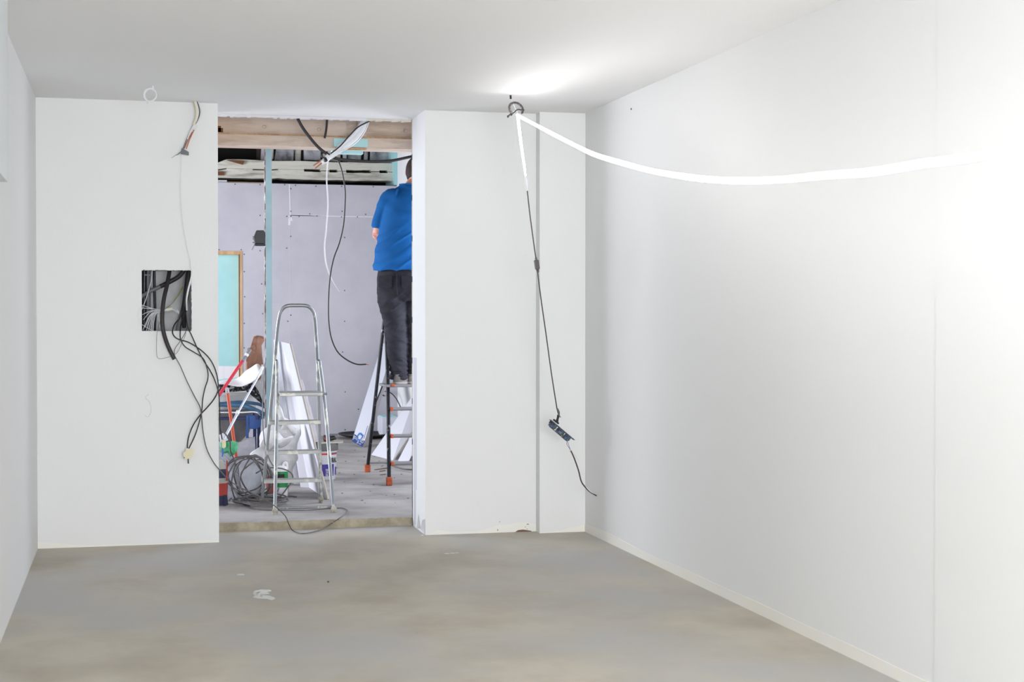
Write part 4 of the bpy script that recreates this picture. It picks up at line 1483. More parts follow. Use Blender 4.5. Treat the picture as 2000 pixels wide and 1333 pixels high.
# shallow black tub lying at the wall
b = MB()
q0 = at(661, 848, 16.45)
xa, xb = q0.x, at(760, 848, 16.45).x
n = 24
vs = []
cx_ = (xa + xb) / 2
rx_ = (xb - xa) / 2
zt = q0.z
for i in range(9):
    t = i / 8
    r_ = math.sin(t * math.pi / 2)
    z = FZ + .002 + (zt - FZ) * (1 - math.cos(t * math.pi / 2)) 
    vs.append(((cx_, 16.42, z), (rx_ * max(r_, .05), 0, 0), (0, .30 * max(r_, .05), 0)))
b.loft(vs, 'tub_black', 40, cap=False)
b.loft([(c, V(u) * .97, V(v) * .97) for c, u, v in vs], 'tub_black', 40, cap=False)
tb = b.build('mortar_tub', smooth=True)
tag(tb, 'shallow black mixing tub with upturned rim on the floor at the drywall', 'tub')
b = MB()
b.tube([V((cx_ + rx_ * math.cos(a * math.pi / 12), 16.42 + .30 * math.sin(a * math.pi / 12), zt)) for a in range(24)], .008, 'tub_black', 6, 2, closed=True)
b.build('rim', tb, smooth=True)

# white drywall offcuts leaning at the right
def board(name, label, q, t, m, medge=None, group=None, cat='board'):
    b = MB()
    b.slab(q, t, m)
    if medge:
        # pale paper-edged rim: recolour the side faces
        i = b.mi(medge)
        k = len(q)
        for f in range(2, 2 + k):
            b.m[f] = i
    return tag(b.build(name), label, cat, group)


A = atz(725, 889, FZ)
B = atz(767, 900, FZ)
uL = at(804, 776, 15.15) - A
uR = uL
board('plasterboard_offcut', 'largest white plasterboard piece leaning at the right, its foot behind the black ladder', [A, B, B + (at(830, 806, 14.75) - B), A + uL * 1.15], -.0125, 'board_white', 'board_edge', 'plasterboard pieces leaning at the right')
A2, B2 = atz(770, 899, FZ), atz(784, 903, FZ)
board('plasterboard_offcut', 'narrow white plasterboard piece with brown edge leaning in front of the largest', [A2 + V((.02, -.08, 0)), B2 + V((0.04, -.12, 0)), at(836, 822, 14.35), at(822, 814, 14.5)], -.0125, 'board_white', 'board_brown_edge', 'plasterboard pieces leaning at the right')
A3 = atz(786, 899, FZ) + V((.03, -.36, 0))
board('plasterboard_offcut', 'thin teal plasterboard strip leaning beside the white pieces', [A3, A3 + V((.10, -.10, 0)), at(838, 846, 13.95), at(820, 842, 14.1)], -.0125, 'teal_light', 'board_brown_edge', 'plasterboard pieces leaning at the right')
# small open box with teal top at the far corner
b = MB()
p, q = at(747, 817, 16.35), at(776, 850, 16.35)
b.box((p.x, 16.35, FZ), (q.x, 16.7, p.z), 'carton_white')
bo = b.build('small_box', bevel=.003)
tag(bo, 'small white box with a teal top standing in the far corner', 'box')
b = MB()
b.box((p.x + .01, 16.36, p.z), (q.x, 16.7, p.z + .012), 'teal_light')
b.build('lid', bo)
cable('thin_arched_cable', 'thin black cable arching out of the far wall corner behind the ladder', 'cable', [at(752, 765, YF - .01), at(757, 765.5, YF - .1), at(766, 770, YF - .2), at(775, 781, YF - .3), at(781, 793, YF - .35), at(785, 801, YF - .35), at(792, 830, YF - .4), at(794, 850, YF - .45)], .006, 'black_cable')
cable('wall_wire_stub', 'two-pronged dark wire stub low on the far drywall', 'wire', [at(748, 772, YF), at(750, 774, YF - .03)], .006, 'black_cable')
# planks and sticks on the floor
b = MB()
p, q = atz(764, 917, FZ), atz(812, 925, FZ)
b.slab([p, q, q + V((.02, -.10, 0)), p + V((.02, -.08, 0))], .02, 'tool_grey')
tag(b.build('floor_plank'), 'flat grey strip lying on the slab behind the black ladder', 'plank')
for k, (x0, y0, x1, y1, lb) in enumerate(((732, 918, 757, 914.5, 'longest thin wooden stick on the slab between the ladder feet'), (742, 921, 752, 919.5, 'short wooden sliver on the slab beside the black ladder rail'), (743, 928, 753, 926.5, 'short wooden sliver nearest the orange ladder foot'))):
    p, q = atz(x0, y0, FZ + .004), atz(x1, y1, FZ + .004)
    tag(MB().bar(p, q, .012, .006, 'dust').build('wood_stick'), lb, 'stick', 'wooden sticks on the slab')
cable('floor_cable', 'thin grey cable on the slab behind the black ladder', 'cable', [atz(750, 904, FZ + .005), atz(760, 907, FZ + .005), atz(775, 913, FZ + .005), atz(790, 917, FZ + .005), atz(815, 918, FZ + .005)], .006, 'coil_cable')
random.seed(6)
b = MB()
for k in range(34):
    pxx, pyy = random.uniform(655, 800), random.uniform(880, 985)
    p = atz(pxx, pyy, FZ + .001)
    s = random.uniform(.003, .008)
    b.box((p.x - s, p.y - s, FZ), (p.x + s, p.y + s, FZ + s * .5), 'dust')
tag(b.build('debris'), 'brown crumbs of debris scattered over the concrete slab', 'debris', kind='stuff')

# bucket
def bucket():
    c = at(632, 936, 12.38)
    c.z = FZ
    R = .112
    zt = at(632, 868, 12.27).z
    zl = at(632, 881, 12.27).z
    B_ = thing('bucket', 'grey plastic bucket with dark lid and purple label behind the stepladder', 'bucket', (c.x, c.y, FZ))
    m = MB()
    m.lathe((c.x, c.y, FZ), [(R * .84, .0), (R * .86, .01), (R * .955, zl - FZ), (R * .95, zl - FZ + .01)], 'bucket_wall', 40)
    m.build('pail', B_, smooth=True)
    l = MB()
    l.lathe((c.x, c.y, zl), [(R * 1.0, -.004), (R * 1.06, 0), (R * 1.06, zt - zl - .012), (R * 1.01, zt - zl), (R * .9, zt - zl), (R * .88, zt - zl - .006)], 'bucket_lid', 40)
    l.build('lid', B_, smooth=True)
    # label: curved patches
    def patch(a0, a1, z0, z1, m_, name):
        p = MB()
        n_ = 14
        vs, fs = [], []
        for i in range(n_ + 1):
            a = math.radians(a0 + (a1 - a0) * i / n_)
            for z in (z0, z1):
                r_ = R * (.86 + .095 * (z - FZ) / (zl - FZ)) + .0012
                vs.append((c.x + r_ * math.sin(a), c.y - r_ * math.cos(a), z))
        for i in range(n_):
            fs.append((2 * i, 2 * i + 2, 2 * i + 3, 2 * i + 1))
        p.add(vs, fs, m_)
        return p.build(name, B_)
    zz = lambda y: at(640, y, 12.27).z
    patch(-62, 12, zz(889.5), zz(886), 'red', 'red_label_band')
    patch(30, 75, zz(889.5), zz(885.5), 'red_dull', 'red_label_band')
    patch(-62, 46, zz(931), zz(908), 'purple', 'purple_label')
    patch(58, 80, zz(930), zz(914), 'purple', 'purple_label')
    rr = R * .935
    text_mesh('lettering', 'BRAL', .055, 'ink', None, None, B_, sx=.62, bold=.0015, wrap=(c.x, c.y, rr + .003, math.radians(21), zz(904.5)))
    rr = R * .90
    for i, s in enumerate(('06', '35', '06')):
        text_mesh('lettering', s, .023, 'bucket_wall', None, None, B_, sx=1, bold=.0006, wrap=(c.x, c.y, rr + .004, math.radians(2), zz(920.5 + i * 4.9)))
    # board and hand tool lying on the lid
    t = MB()
    q = [at(627, 866, 12.2), at(652, 866, 12.2)]
    t.slab([V((c.x - .03, c.y - .10, zt + .001)), V((c.x + .15, c.y - .06, zt + .001)), V((c.x + .17, c.y + .08, zt + .001)), V((c.x + .0, c.y + .12, zt + .001))], .01, 'board_edge')
    tag(t.build('board_scrap', bevel=.002), 'dusty flat board scrap lying on the bucket lid', 'board')
    g = thing('drill', 'small black and red hand tool lying on the bucket lid', 'tool', (c.x + .03, c.y, zt + .012))
    h = MB()
    z = zt + .013
    h.box((c.x + .0, c.y - .03, z), (c.x + .055, c.y + .03, z + .05), 'tool_black')
    h.build('housing', g, bevel=.008)
    h = MB()
    h.tube([V((c.x + .05, c.y, z + .02)), V((c.x + .085, c.y, z + .025)), V((c.x + .09, c.y, z + .012))], [.02, .018, .012], 'tool_black', 10, 3)
    h.build('grip', g, smooth=True)
    h = MB()
    h.box((c.x + .03, c.y - .02, z + .045), (c.x + .115, c.y + .015, z + .06), 'tool_grey')
    h.build('guard', g, bevel=.003)
    h = MB()
    h.slab([V((c.x - .002, c.y - .032, z + .03)), V((c.x + .012, c.y - .032, z + .01)), V((c.x + .016, c.y - .032, z + .02)), V((c.x + .006, c.y - .032, z + .035))], .003, 'red')
    h.build('red_button', g)


bucket()

# ================================================================ PANELS LEANING ON THE PARTITION
# near panel: tall box-like profile
def prism4(base, top, m, name, label, cat, group=None, m2=None, face2=None):
    b = MB()
    b.add(base + top, [(3, 2, 1, 0), (4, 5, 6, 7), (0, 1, 5, 4), (1, 2, 6, 5), (2, 3, 7, 6), (3, 0, 4, 7)], m)
    if m2:
        for f, mm in m2.items():
            b.m[f] = b.mi(mm)
    return tag(b.build(name), label, cat, group)


# 0,1 front-left face edge; 1,2 right edge etc.
T = [at(541, 667, 12.10), at(549, 668, 11.98), at(567, 672, 12.02), at(560, 669, 12.25)]
Bm = [at(587, 893, 11.80), atz(604, 953, FZ), atz(640, 977, FZ), atz(622, 945, FZ)]
Bm[0].z = FZ
Bm[3].z = FZ
prism4([Bm[0], Bm[1], Bm[2], Bm[3]], [T[0], T[1], T[2], T[3]], 'board_white', 'insulation_panel', 'wide white panel leaning on the teal partition behind the stepladder', 'panel', 'white panels leaning on the partition', m2={3: 'board_white'})
b = MB()
b.tube([T[2] + V((.004, 0, 0)), Bm[2] + V((.004, 0, .004))], .006, 'board_edge', 6, 1)
b.build('edge_strip', bpy.data.objects['insulation_panel'])
b = MB()
q = [at(534, 664, 12.15), at(541, 666, 12.13), at(584, 905, 12.0), at(574, 905, 12.05)]
q[2].z = q[3].z = FZ
b.slab(q, .02, 'board_white')
tag(b.build('insulation_panel'), 'narrow white panel between the wide panel and the teal partition', 'panel', 'white panels leaning on the partition')
b = MB()
q = [at(505, 663, 12.45), at(517, 663, 12.45), at(560, 900, 12.2), at(540, 900, 12.2)]
q[2].z = q[3].z = FZ
b.slab(q, .03, 'board_white')
tag(b.build('insulation_panel'), 'white panel on the other side of the teal partition, beside the brown cloth', 'panel', 'white panels leaning on the partition')
# wooden slats in front of the bucket
for (a0, a1, lb) in (((617, 895, 11.35), (631, 925, 11.3), 'short pale wooden slat leaning between the white panel and the bucket'), ((622, 905, 11.2), (633.5, 972, 11.05), 'longer pale wooden slat at the foot of the white panel')):
    pass
b = MB()
q = [at(613, 893, 11.35), at(616, 893, 11.35), atz(637, 973, FZ), atz(632, 972, FZ)]
b.slab(q, .008, 'raw_wood')
tag(b.build('wooden_slat'), 'thin wooden slat leaning along the foot of the wide white panel', 'slat', 'wooden slats by the bucket')
b = MB()
q = [at(613, 894, 11.95), at(619, 899, 11.95), at(637, 944, 11.8), at(633, 946, 11.8)]
dz = FZ - q[3].z
q[2].z = q[3].z = FZ
b.slab(q, .01, 'raw_wood')
tag(b.build('wooden_slat'), 'short wooden slat leaning against the bucket front', 'slat', 'wooden slats by the bucket')

# clear film bag behind the wide panel
b = MB()
rings = []
random.seed(9)
base = at(610, 866, 12.9)
for i in range(16):
    t = i / 15
    y = 905 - (905 - 742) * t
    cx = 606 - 18 * t
    w_ = (24 * (1 - t) ** .8 + 2) / 240
    c = at(cx, y, 12.75)
    if i == 0:
        c.z = FZ
    rings.append((c, V((w_, 0, 0)), V((0, w_ * .7, 0))))
b.loft(rings, 'clear_film', 26, cap=False, jit=lambda p, n_: n_ * .02 * noise.noise(p * 14))
fo = b.build('film_bag', smooth=True)
tag(fo, 'crumpled clear plastic bag rising to a twisted tip behind the wide white panel', 'bag')

# ================================================================ BIG WHITE SACK
def sack():
    c = at(546, 925, 11.45)
    S_ = thing('builders_sack', 'big open white woven sack slumped behind the stepladder', 'sack', (c.x, c.y, FZ))
    prof = [(930, 538, 27), (925, 540, 29), (900, 545, 35), (875, 545, 37), (858, 546, 35), (845, 548, 33), (836, 552, 30), (829, 558, 24)]
    rings = []
    for y, cx, w_ in prof:
        p = at(cx, y, 11.45)
        if y == 930:
            p.z = FZ
        rings.append((p, V((w_ / 258, 0, 0)), V((0, w_ / 340, 0))))
    # subdivide
    R2 = []
    for i in range(len(rings) - 1):
        for k in range(5):
            s = k / 5
            R2.append(tuple(V(rings[i][q_]).lerp(V(rings[i + 1][q_]), s) for q_ in range(3)))
    R2.append(tuple(V(x) for x in rings[-1]))
    m = MB()
    m.loft(R2, 'sack_white', 48, cap=False, jit=lambda p, n_: n_ * (.022 * noise.noise(V((p.x * 7, p.y * 7, p.z * 9))) + .010 * noise.noise(p * 22)))
    m.build('sack_body', S_, smooth=True)
    # contents disc
    d = MB()
    d.ball(at(556, 846, 11.45), (.085, .07, .035), 'sack_inside', n=10)
    d.build('contents', S_, smooth=True)

    def flap(name, pts, m_='sack_white', yoff=0):
        """draped sheet from an outline, puffed with folds"""
        n_ = len(pts)
        c_ = sum((p for p in pts), V((0, 0, 0))) / n_
        vs, fs = [], []
        K = 7
        for i in range(K + 1):
            for p in pts:
                s = 1 - i / K
                q = c_.lerp(p, s)
                q.y += -.05 * math.sin((1 - s) * math.pi / 2) + .03 * noise.noise(q * 13) + .014 * noise.noise(q * 31)
                vs.append(q)
        for i in range(K):
            for k in range(n_):
                l = (k + 1) % n_
                fs.append((i * n_ + k, i * n_ + l, (i + 1) * n_ + l, (i + 1) * n_ + k))
        b_ = MB()
        b_.add(vs, fs, m_)
        o = b_.build(name, S_, smooth=True)
        sd = o.modifiers.new('sub', 'SUBSURF')
        sd.levels = sd.render_levels = 1
        so = o.modifiers.new('solid', 'SOLIDIFY')
        so.thickness = .004
        return o

    f1 = [(541, 790), (546, 792), (550, 800), (553, 808), (551, 815), (558, 818), (566, 821), (576, 830), (580, 836), (578, 850), (572, 852), (569, 842), (560, 838), (552, 846), (545, 842), (552, 834), (545, 830), (536, 836), (533, 820), (534, 800)]
    flap('torn_rim', [at(x, y, 11.37) for x, y in f1])
    f2 = [(533, 838), (541, 842), (548, 850), (553, 858), (561, 856), (568, 852), (574, 852), (568, 862), (558, 872), (548, 876), (538, 872), (528, 880), (518, 888), (513, 880), (506, 872), (511, 862), (520, 852), (527, 845)]
    flap('turned_down_rim', [at(x, y, 11.32) for x, y in f2])
    f3 = [(498, 880), (508, 873), (516, 872), (520, 884), (516, 892), (530, 905), (530, 925), (520, 935), (500, 920), (485, 900), (488, 885)]
    flap('side_fold', [at(x, y, 11.30) for x, y in f3])


sack()

# kraft board leaning behind the sack
b = MB()
q = [at(565, 908, 12.25), at(578, 903, 12.3), at(590, 905, 12.35), at(590, 932, 12.3), at(565, 934, 12.2)]
q[3].z = q[4].z = FZ
b.slab(q, .006, 'kraft')
tag(b.build('kraft_board'), 'torn brown fibre board standing between the sack and the white panel', 'board')

# canister with green label, and red bag
cn = at(548, 950, 11.2)
cn.z = FZ
zt = at(553, 905, 11.2).z
K_ = thing('canister', 'white plastic canister with green label and black cap behind the stepladder rail', 'canister', cn)
b = MB()
x0, x1 = at(540, 930, 11.2).x, at(562, 930, 11.2).x
xm = (x0 + x1) / 2
hw = (x1 - x0) / 2
zt_ = at(553, 912, 11.2).z
b.loft([((xm, 11.22, FZ), (hw * .92, 0, 0), (0, .06, 0)), ((xm, 11.22, FZ + .01), (hw, 0, 0), (0, .065, 0)), ((xm, 11.22, zt_ - .03), (hw, 0, 0), (0, .065, 0)), ((xm, 11.22, zt_), (hw * .8, 0, 0), (0, .05, 0)), ((xm, 11.22, zt_ + .006), (hw * .5, 0, 0), (0, .03, 0))], 'white_plastic', 32, pw=4)
b.build('canister_body', K_, smooth=True)
b = MB()
b.lathe((xm - .02, 11.48, zt_), [(.014, 0), (.017, .002), (.017, .025), (.013, .028)], 'tool_black', 16)
b.build('cap', K_, smooth=True)
b = MB()
b.tube([V((xm + .005, 11.22, zt_ - .005)), V((xm + .02, 11.22, zt_ + .025)), V((xm + .035, 11.22, zt_ + .02)), V((xm + .04, 11.22, zt_ - .02))], .009, 'white_plastic', 8, 3)
b.build('handle', K_, smooth=True)
b = MB()
zg = at(553, 922, 11.15).z
zh = at(553, 953, 11.15).z
b.loft([((xm, 11.22, max(zh, FZ + .015)), (hw + .002, 0, 0), (0, .067, 0)), ((xm, 11.22, zg), (hw + .002, 0, 0), (0, .067, 0))], 'green', 32, pw=4, cap=False)
gl = b.build('green_label', K_)
b = MB()
zk = at(553, 930, 11.15).z
b.box((xm - hw * .9, 11.150, zk - .012), (xm + hw * .3, 11.154, zk + .012), 'ink')
b.build('black_band', gl)
rb = MB()
c = at(530, 940, 11.4)
c.z = FZ
zz = at(530, 920, 11.4).z
rb.loft([((c.x, 11.4, FZ + (zz - FZ) * t), (.045 * (1 - .25 * t), 0, 0), (0, .035 * (1 - .5 * t), 0)) for t in (0, .1, .25, .4, .55, .7, .85, 1)], 'red_dull', 20, jit=lambda p, n_: n_ * .014 * noise.noise(p * 25))
tag(rb.build('red_bag', smooth=True), 'crumpled dull red bag beside the green labelled canister', 'bag')
b = MB()
q = [atz(541, 968, FZ + .003), atz(549, 964, FZ + .003), at(547, 945, 11.25), at(540, 942, 11.25)]
q[2].z = q[3].z = FZ + .07
b.slab(q, .004, 'red')
tag(b.build('red_packet'), 'small bright red packet lying at the foot of the canister', 'packet')

# ================================================================ CABLE COIL
random.seed(31)
coil = thing('cable_coil', 'loosely coiled dark grey cable standing against the sack beside the stepladder', 'cable', atz(495, 975, FZ))
YK = 10.95
for k in range(7):
    cx, cyy = 490 + random.uniform(-12, 14), 934 + random.uniform(-8, 9)
    rx, ry = random.uniform(24, 45), random.uniform(26, 46)
    ph = random.uniform(0, 3)
    tl = random.uniform(-.16, .16)
    pts = []
    for i in range(14):
        t = 2 * math.pi * i / 14
        x = cx + rx * math.cos(t) * (1 + .16 * math.sin(2 * t + ph))
        y = cyy + ry * math.sin(t) * (1 + .16 * math.cos(2 * t + ph * 1.7))
        y = min(y, 978)
        p = at(x, y, YK + .10 * math.sin(t + ph) + tl * math.cos(t) * .6 + k * .012)
        p.z = max(p.z, FZ + .006)
        pts.append(p)
    MB().tube(pts, .0052, 'coil_cable', 8, 4, closed=True).build('turn', coil, smooth=True)
for k in range(8):
    cx, cyy = 500 + random.uniform(-14, 22), 974 + random.uniform(-4, 4)
    rx, ry = random.uniform(36, 52), random.uniform(6, 10)
    ph = random.uniform(0, 3)
    pts = []
    for i in range(14):
        t = 2 * math.pi * i / 14
        pts.append(atz(cx + rx * math.cos(t), cyy + ry * math.sin(t + .2 * math.sin(t + ph)), FZ + .006 + .006 * k + .02 * abs(noise.noise(V((i * .7, k, 0))))))
    MB().tube(pts, .005, 'coil_cable', 8, 4, closed=True).build('floor_turn', coil, smooth=True)
cable('coil_lead', 'dark cable dropping beside the cream connector into the coil', 'cable', [at(429, 840, 10.7), at(440, 848, 10.7), at(449, 862, 10.72), at(450, 880, 10.75), at(456, 895, 10.78), at(459, 908, 10.8), at(455, 925, 10.82), at(452, 945, 10.85), at(454, 960, 10.88), atz(460, 975, FZ + .006), atz(475, 985, FZ + .006), atz(488, 989, FZ + .006)], .005, 'coil_cable')
cable('pale_flex', 'pale thin flex looping from behind the ladder rail over the canister', 'cable', [at(519, 700, 11.3), at(514, 760, 11.3), at(513, 820, 11.3), at(517, 865, 11.28), at(525, 895, 11.28), at(536, 912, 11.28), at(552, 914, 11.28), at(560, 917, 11.28), at(556, 928, 11.25), at(548, 945, 11.2), at(543, 958, 11.15), atz(535, 972, FZ + .006), atz(520, 985, FZ + .006)], .004, 'conduit')
cable('dark_flex', 'dark flex curving around the canister onto the floor', 'cable', [atz(530, 968, FZ + .006), atz(545, 972, FZ + .01), at(560, 955, 11.1), at(571, 938, 11.1), at(571, 928, 11.1), at(562, 920, 11.1), at(545, 915, 11.1), at(520, 915, 11.1), at(500, 925, 11.05)], .0045, 'coil_cable')
cable('floor_flex', 'dark flex end lying across the floor under the lowest tread', 'cable', [atz(525, 978, FZ + .006), atz(545, 976, FZ + .006), atz(562, 970, FZ + .006), atz(579, 971, FZ + .006)], .0045, 'coil_cable')

# ================================================================ PILE AT THE LEFT
# cement bag, partly behind the wall edge
def cement_bag():
    zt = at(440, 900, 10.85).z
    x1 = at(445, 950, 10.85).x
    x0 = x1 - .34
    B_ = thing('plaster_bag', 'worn navy and red paper plaster bag standing at the left edge of the opening', 'bag', ((x0 + x1) / 2, 10.85, FZ))
    xm, hw = (x0 + x1) / 2, (x1 - x0) / 2
    H_ = zt - FZ
    segs = [(0, .22, 'bag_navy'), (.22, .50, 'bag_red'), (.50, .62, 'bag_grey'), (.62, .82, 'bag_navy'), (.82, 1.0, 'bag_grey')]
    for s0, s1, m_ in segs:
        b = MB()
        K = 6
        b.loft([((xm, 10.86, FZ + H_ * (s0 + (s1 - s0) * k / K)), (hw * (1 - .18 * max(0, (s0 + (s1 - s0) * k / K) - .75) / .25), 0, 0), (0, .085 * (1 - .4 * max(0, (s0 + (s1 - s0) * k / K) - .75) / .25), 0)) for k in range(K + 1)], m_, 36, pw=3.2, cap=(s0 == 0 or s1 == 1), jit=lambda p, n_: n_ * .012 * noise.noise(V((p.x * 11, p.y * 11, p.z * 9))))
        b.build('bag_band', B_, smooth=True)
    b = MB()
    p = at(440, 975, 10.76)
    b.slab([at(438, 968, 10.755), at(443, 967, 10.765), at(443, 990, 10.765), at(437, 991, 10.755)], .006, 'bag_navy')
    b.build('torn_flap', B_)
    b = MB()
    b.slab([at(443, 900, 10.77), at(445, 902, 10.78), at(445, 940, 10.78), at(442, 940, 10.77)], .004, 'bag_red')
    b.build('red_stripe', B_)
    return B_


cement_bag()

# mixing machine: steel drum with blue frame, hoses and tubular handle
def mixer():
    Ym = 12.35
    M_ = thing('mortar_mixer', 'mortar mixer with grey drum, bright blue frame and tubular rail in the pile', 'mixer', (at(440, 860, Ym).x, Ym, FZ))
    c = at(430, 812, Ym)
    zr = c.z
    zb_ = at(430, 864, Ym).z
    R = (at(497, 812, Ym).x - c.x)
    b = MB()
    b.lathe((c.x, Ym + .05, 0), [(R * .45, zb_ - .01), (R * .62, zb_), (R * .86, zb_ + .07), (R * .95, zb_ + .14), (R * .98, zr + .05)], 'steel_drum', 40, sy=.8)
    b.build('drum', M_, smooth=True)
    b = MB()
    for s in (-1, 1):
        b.bar((c.x - R * 1.0, Ym - R * .8 * s, zr - .01), (c.x + R * 1.12, Ym - R * .8 * s, zr - .01), .03, .022, 'navy_steel')
    b.bar((c.x + R * 1.1, Ym - R * .8, zr - .01), (c.x + R * 1.1, Ym + R * .8, zr - .01), .03, .022, 'navy_steel')
    b.bar((c.x - R, Ym - R * .8, zr - .01), (c.x - R, Ym + R * .8, zr - .01), .03, .022, 'navy_steel')
    b.build('blue_frame', M_, bevel=.003)
    yf = Ym - R * .8 - .02
    b = MB()
    b.slab([at(486, 811, yf), at(510, 811, yf), at(509, 833, yf), at(501, 838, yf), at(487, 838, yf)], -.03, 'blue_steel')
    b.build('blue_plate', M_, bevel=.003)
    b = MB()
    b.bar(at(483.5, 811, yf), at(483, 856, yf), .024, .02, 'blue_steel')
    b.build('strut', M_, bevel=.002)
    for sx in (at(506, 830, yf).x, c.x - R * .95):
        for sy in (yf + .02, Ym + R * .75):
            b = MB()
            b.bar((sx, sy, FZ), (sx, sy, zr), .026, .026, 'navy_steel')
            b.build('leg', M_, bevel=.002)
    b = MB()
    b.tube([at(400, 806, yf - .03), at(430, 806, yf - .03), at(470, 806, yf - .03), at(495, 805, yf - .03), at(504, 808, yf - .03), at(507, 815, yf - .02), at(507, 820, yf)], .011, 'chrome', 10, 5)
    b.build('tubular_rail', M_, smooth=True)
    b = MB()
    b.tube([at(503, 812, yf - .04), at(504, 819, yf - .04)], .016, 'navy_steel', 10, 1)
    b.build('clamp', M_, smooth=True)
    b = MB()
    b.tube([at(505, 818, yf - .04), at(511, 817, yf - .04), at(516, 815, yf - .04)], .010, 'hose', 10, 3)
    b.build('hose_spout', M_, smooth=True)
    return M_, yf


_, yf = mixer()
cable('blue_hose', 'upper blue hose arching over the mixer from the left', 'hose', [at(395, 800, yf - .02), at(425, 791, yf - .02), at(450, 791, yf - .02), at(475, 793, yf - .02), at(500, 802, yf - .01), at(517, 811, yf)], .019, 'hose', 'blue hoses over the mixer', n=12)
cable('blue_hose', 'lower-lying blue hose behind the first one on the mixer', 'hose', [at(440, 788, yf + .12), at(465, 786, yf + .12), at(485, 787, yf + .12), at(505, 790, yf + .12), at(518, 796, yf + .12)], .013, 'hose', 'blue hoses over the mixer', n=12)

# white tub above, standing on the mixer frame
def tub():
    Yt = 12.42
    zt = at(460, 765, Yt).z
    z2 = at(460, 790, Yt).z
    xm = at(452, 780, Yt).x
    R = at(504, 780, Yt).x - xm
    zb_ = at(430, 815, 12.35).z + .024
    b = MB()
    b.lathe((xm, Yt, 0), [(R * .80, zb_), (R * .84, zb_ + .005), (R * .93, z2), (R * .99, z2 + .004), (R * 1.0, z2 + .03), (R * .985, z2 + .036), (R * .975, zt - .03), (R * 1.0, zt - .024), (R * .98, zt - .01), (R * .9, zt), (R * .86, zt - .004)], 'tub_white', 48, sy=.72)
    o = b.build('plastic_tub', smooth=True)
    tag(o, 'off white ribbed plastic tub standing on the mixer under the black netting', 'tub')
    return zt, xm, R


zt_tub, xm_t, R_t = tub()


def sheet(name, label, cat, outline, Y, m, puff=.04, nz=9, amp=.02, thick=.003, K=8, slope=0):
    """crumpled sheet from an outline of pixels at depth Y (or per-vertex depth)"""
    pts = [at(o[0], o[1], o[2] if len(o) > 2 else Y) for o in outline]
    dense = []
    for i in range(len(pts)):
        for k in range(3):
            dense.append(pts[i].lerp(pts[(i + 1) % len(pts)], k / 3))
    pts = dense
    n_ = len(pts)
    c_ = sum(pts, V((0, 0, 0))) / n_
    vs, fs = [], []
    for i in range(K + 1):
        s = 1 - i / K
        for p in pts:
            q = c_.lerp(p, s if i < K else .001)
            q.y += -puff * math.cos(s * math.pi / 2) + amp * noise.noise(q * nz) + amp * .4 * noise.noise(q * nz * 2.7)
            vs.append(q)
    for i in range(K):
        for k in range(n_):
            l = (k + 1) % n_
            fs.append((i * n_ + k, i * n_ + l, (i + 1) * n_ + l, (i + 1) * n_ + k))
    b = MB()
    b.add(vs, fs, m)
    o = b.build(name, smooth=True)
    so = o.modifiers.new('solid', 'SOLIDIFY')
    so.thickness = thick
    return tag(o, label, cat)


sheet('black_netting', 'crumpled black netting draped over the white tub', 'netting',
      [(426, 752, 12.1), (440, 750, 12.1), (470, 748, 12.15), (500, 738, 12.2), (512, 742, 12.25), (506, 762, 12.2), (513, 780, 12.2), (519, 795, 12.2), (512, 790, 12.15), (503, 775, 12.1), (498, 764, 12.05), (480, 762, 12.02), (450, 763, 12.02), (437, 765, 12.02), (426, 768, 12.02)], 12.1, 'net', puff=.03, amp=.02)
# bright white curved sheet on top
b = MB()
top = [(424, 751), (432, 746), (442, 743), (453, 743), (464, 741), (473, 734), (480, 725), (492, 719), (502, 710), (508, 714), (513, 728)]
bot = [(424, 751.5), (432, 751), (442, 752), (453, 754), (464, 756), (473, 756), (480, 753), (492, 748), (502, 740), (508, 735), (513, 730)]
vs, fs = [], []
for k in range(len(top)):
    for i in range(7):
        t = i / 6
        p = at(top[k][0], top[k][1], 12.10).lerp(at(bot[k][0], bot[k][1], 11.85), t)
        p.z += .012 * math.sin(t * math.pi)
        vs.append(p)
for k in range(len(top) - 1):
    for i in range(6):
        fs.append((k * 7 + i, k * 7 + 7 + i, k * 7 + 8 + i, k * 7 + 1 + i))
b.add(vs, fs, 'paper_white')
o = b.build('curved_sheet', smooth=True)
sd = o.modifiers.new('sub', 'SUBSURF')
sd.levels = sd.render_levels = 2
so = o.modifiers.new('solid', 'SOLIDIFY')
so.thickness = .004
tag(o, 'bright white curved plastic sheet lying on top of the black netting', 'sheet')
# grey-white cloth behind it
sheet('dust_sheet', 'pale grey dust sheet hanging beside the tub towards the teal partition', 'cloth',
      [(500, 735, 12.22), (509, 728, 12.22), (517, 735, 12.22), (518, 760, 12.2), (518, 790, 12.18), (512, 782, 12.15), (505, 765, 12.15), (497, 752, 12.15)], 12.2, 'sack_white', puff=.03, amp=.02)
# brown coat over the panel
sheet('brown_cloth', 'brown work cloth hung over the top of the white panel left of the partition', 'cloth',
      [(496, 657, 12.36), (503, 655, 12.36), (513, 658, 12.38), (516, 664, 12.38), (509, 666, 12.36), (511, 690, 12.3), (513, 720, 12.26), (510, 745, 12.22), (495, 740, 12.2), (480, 722, 12.2), (481, 700, 12.2), (483, 682, 12.24), (489, 680, 12.28), (493, 668, 12.32)], 12.3, 'coat', puff=.05, amp=.045, nz=11, thick=.006)
cable('cloth_strap', 'dark strap hanging on the left of the brown cloth', 'strap', [at(514, 661, 12.32), at(505, 658, 12.3), at(497, 660, 12.3), at(492, 673, 12.28), at(487, 688, 12.26)], .004, 'dust')

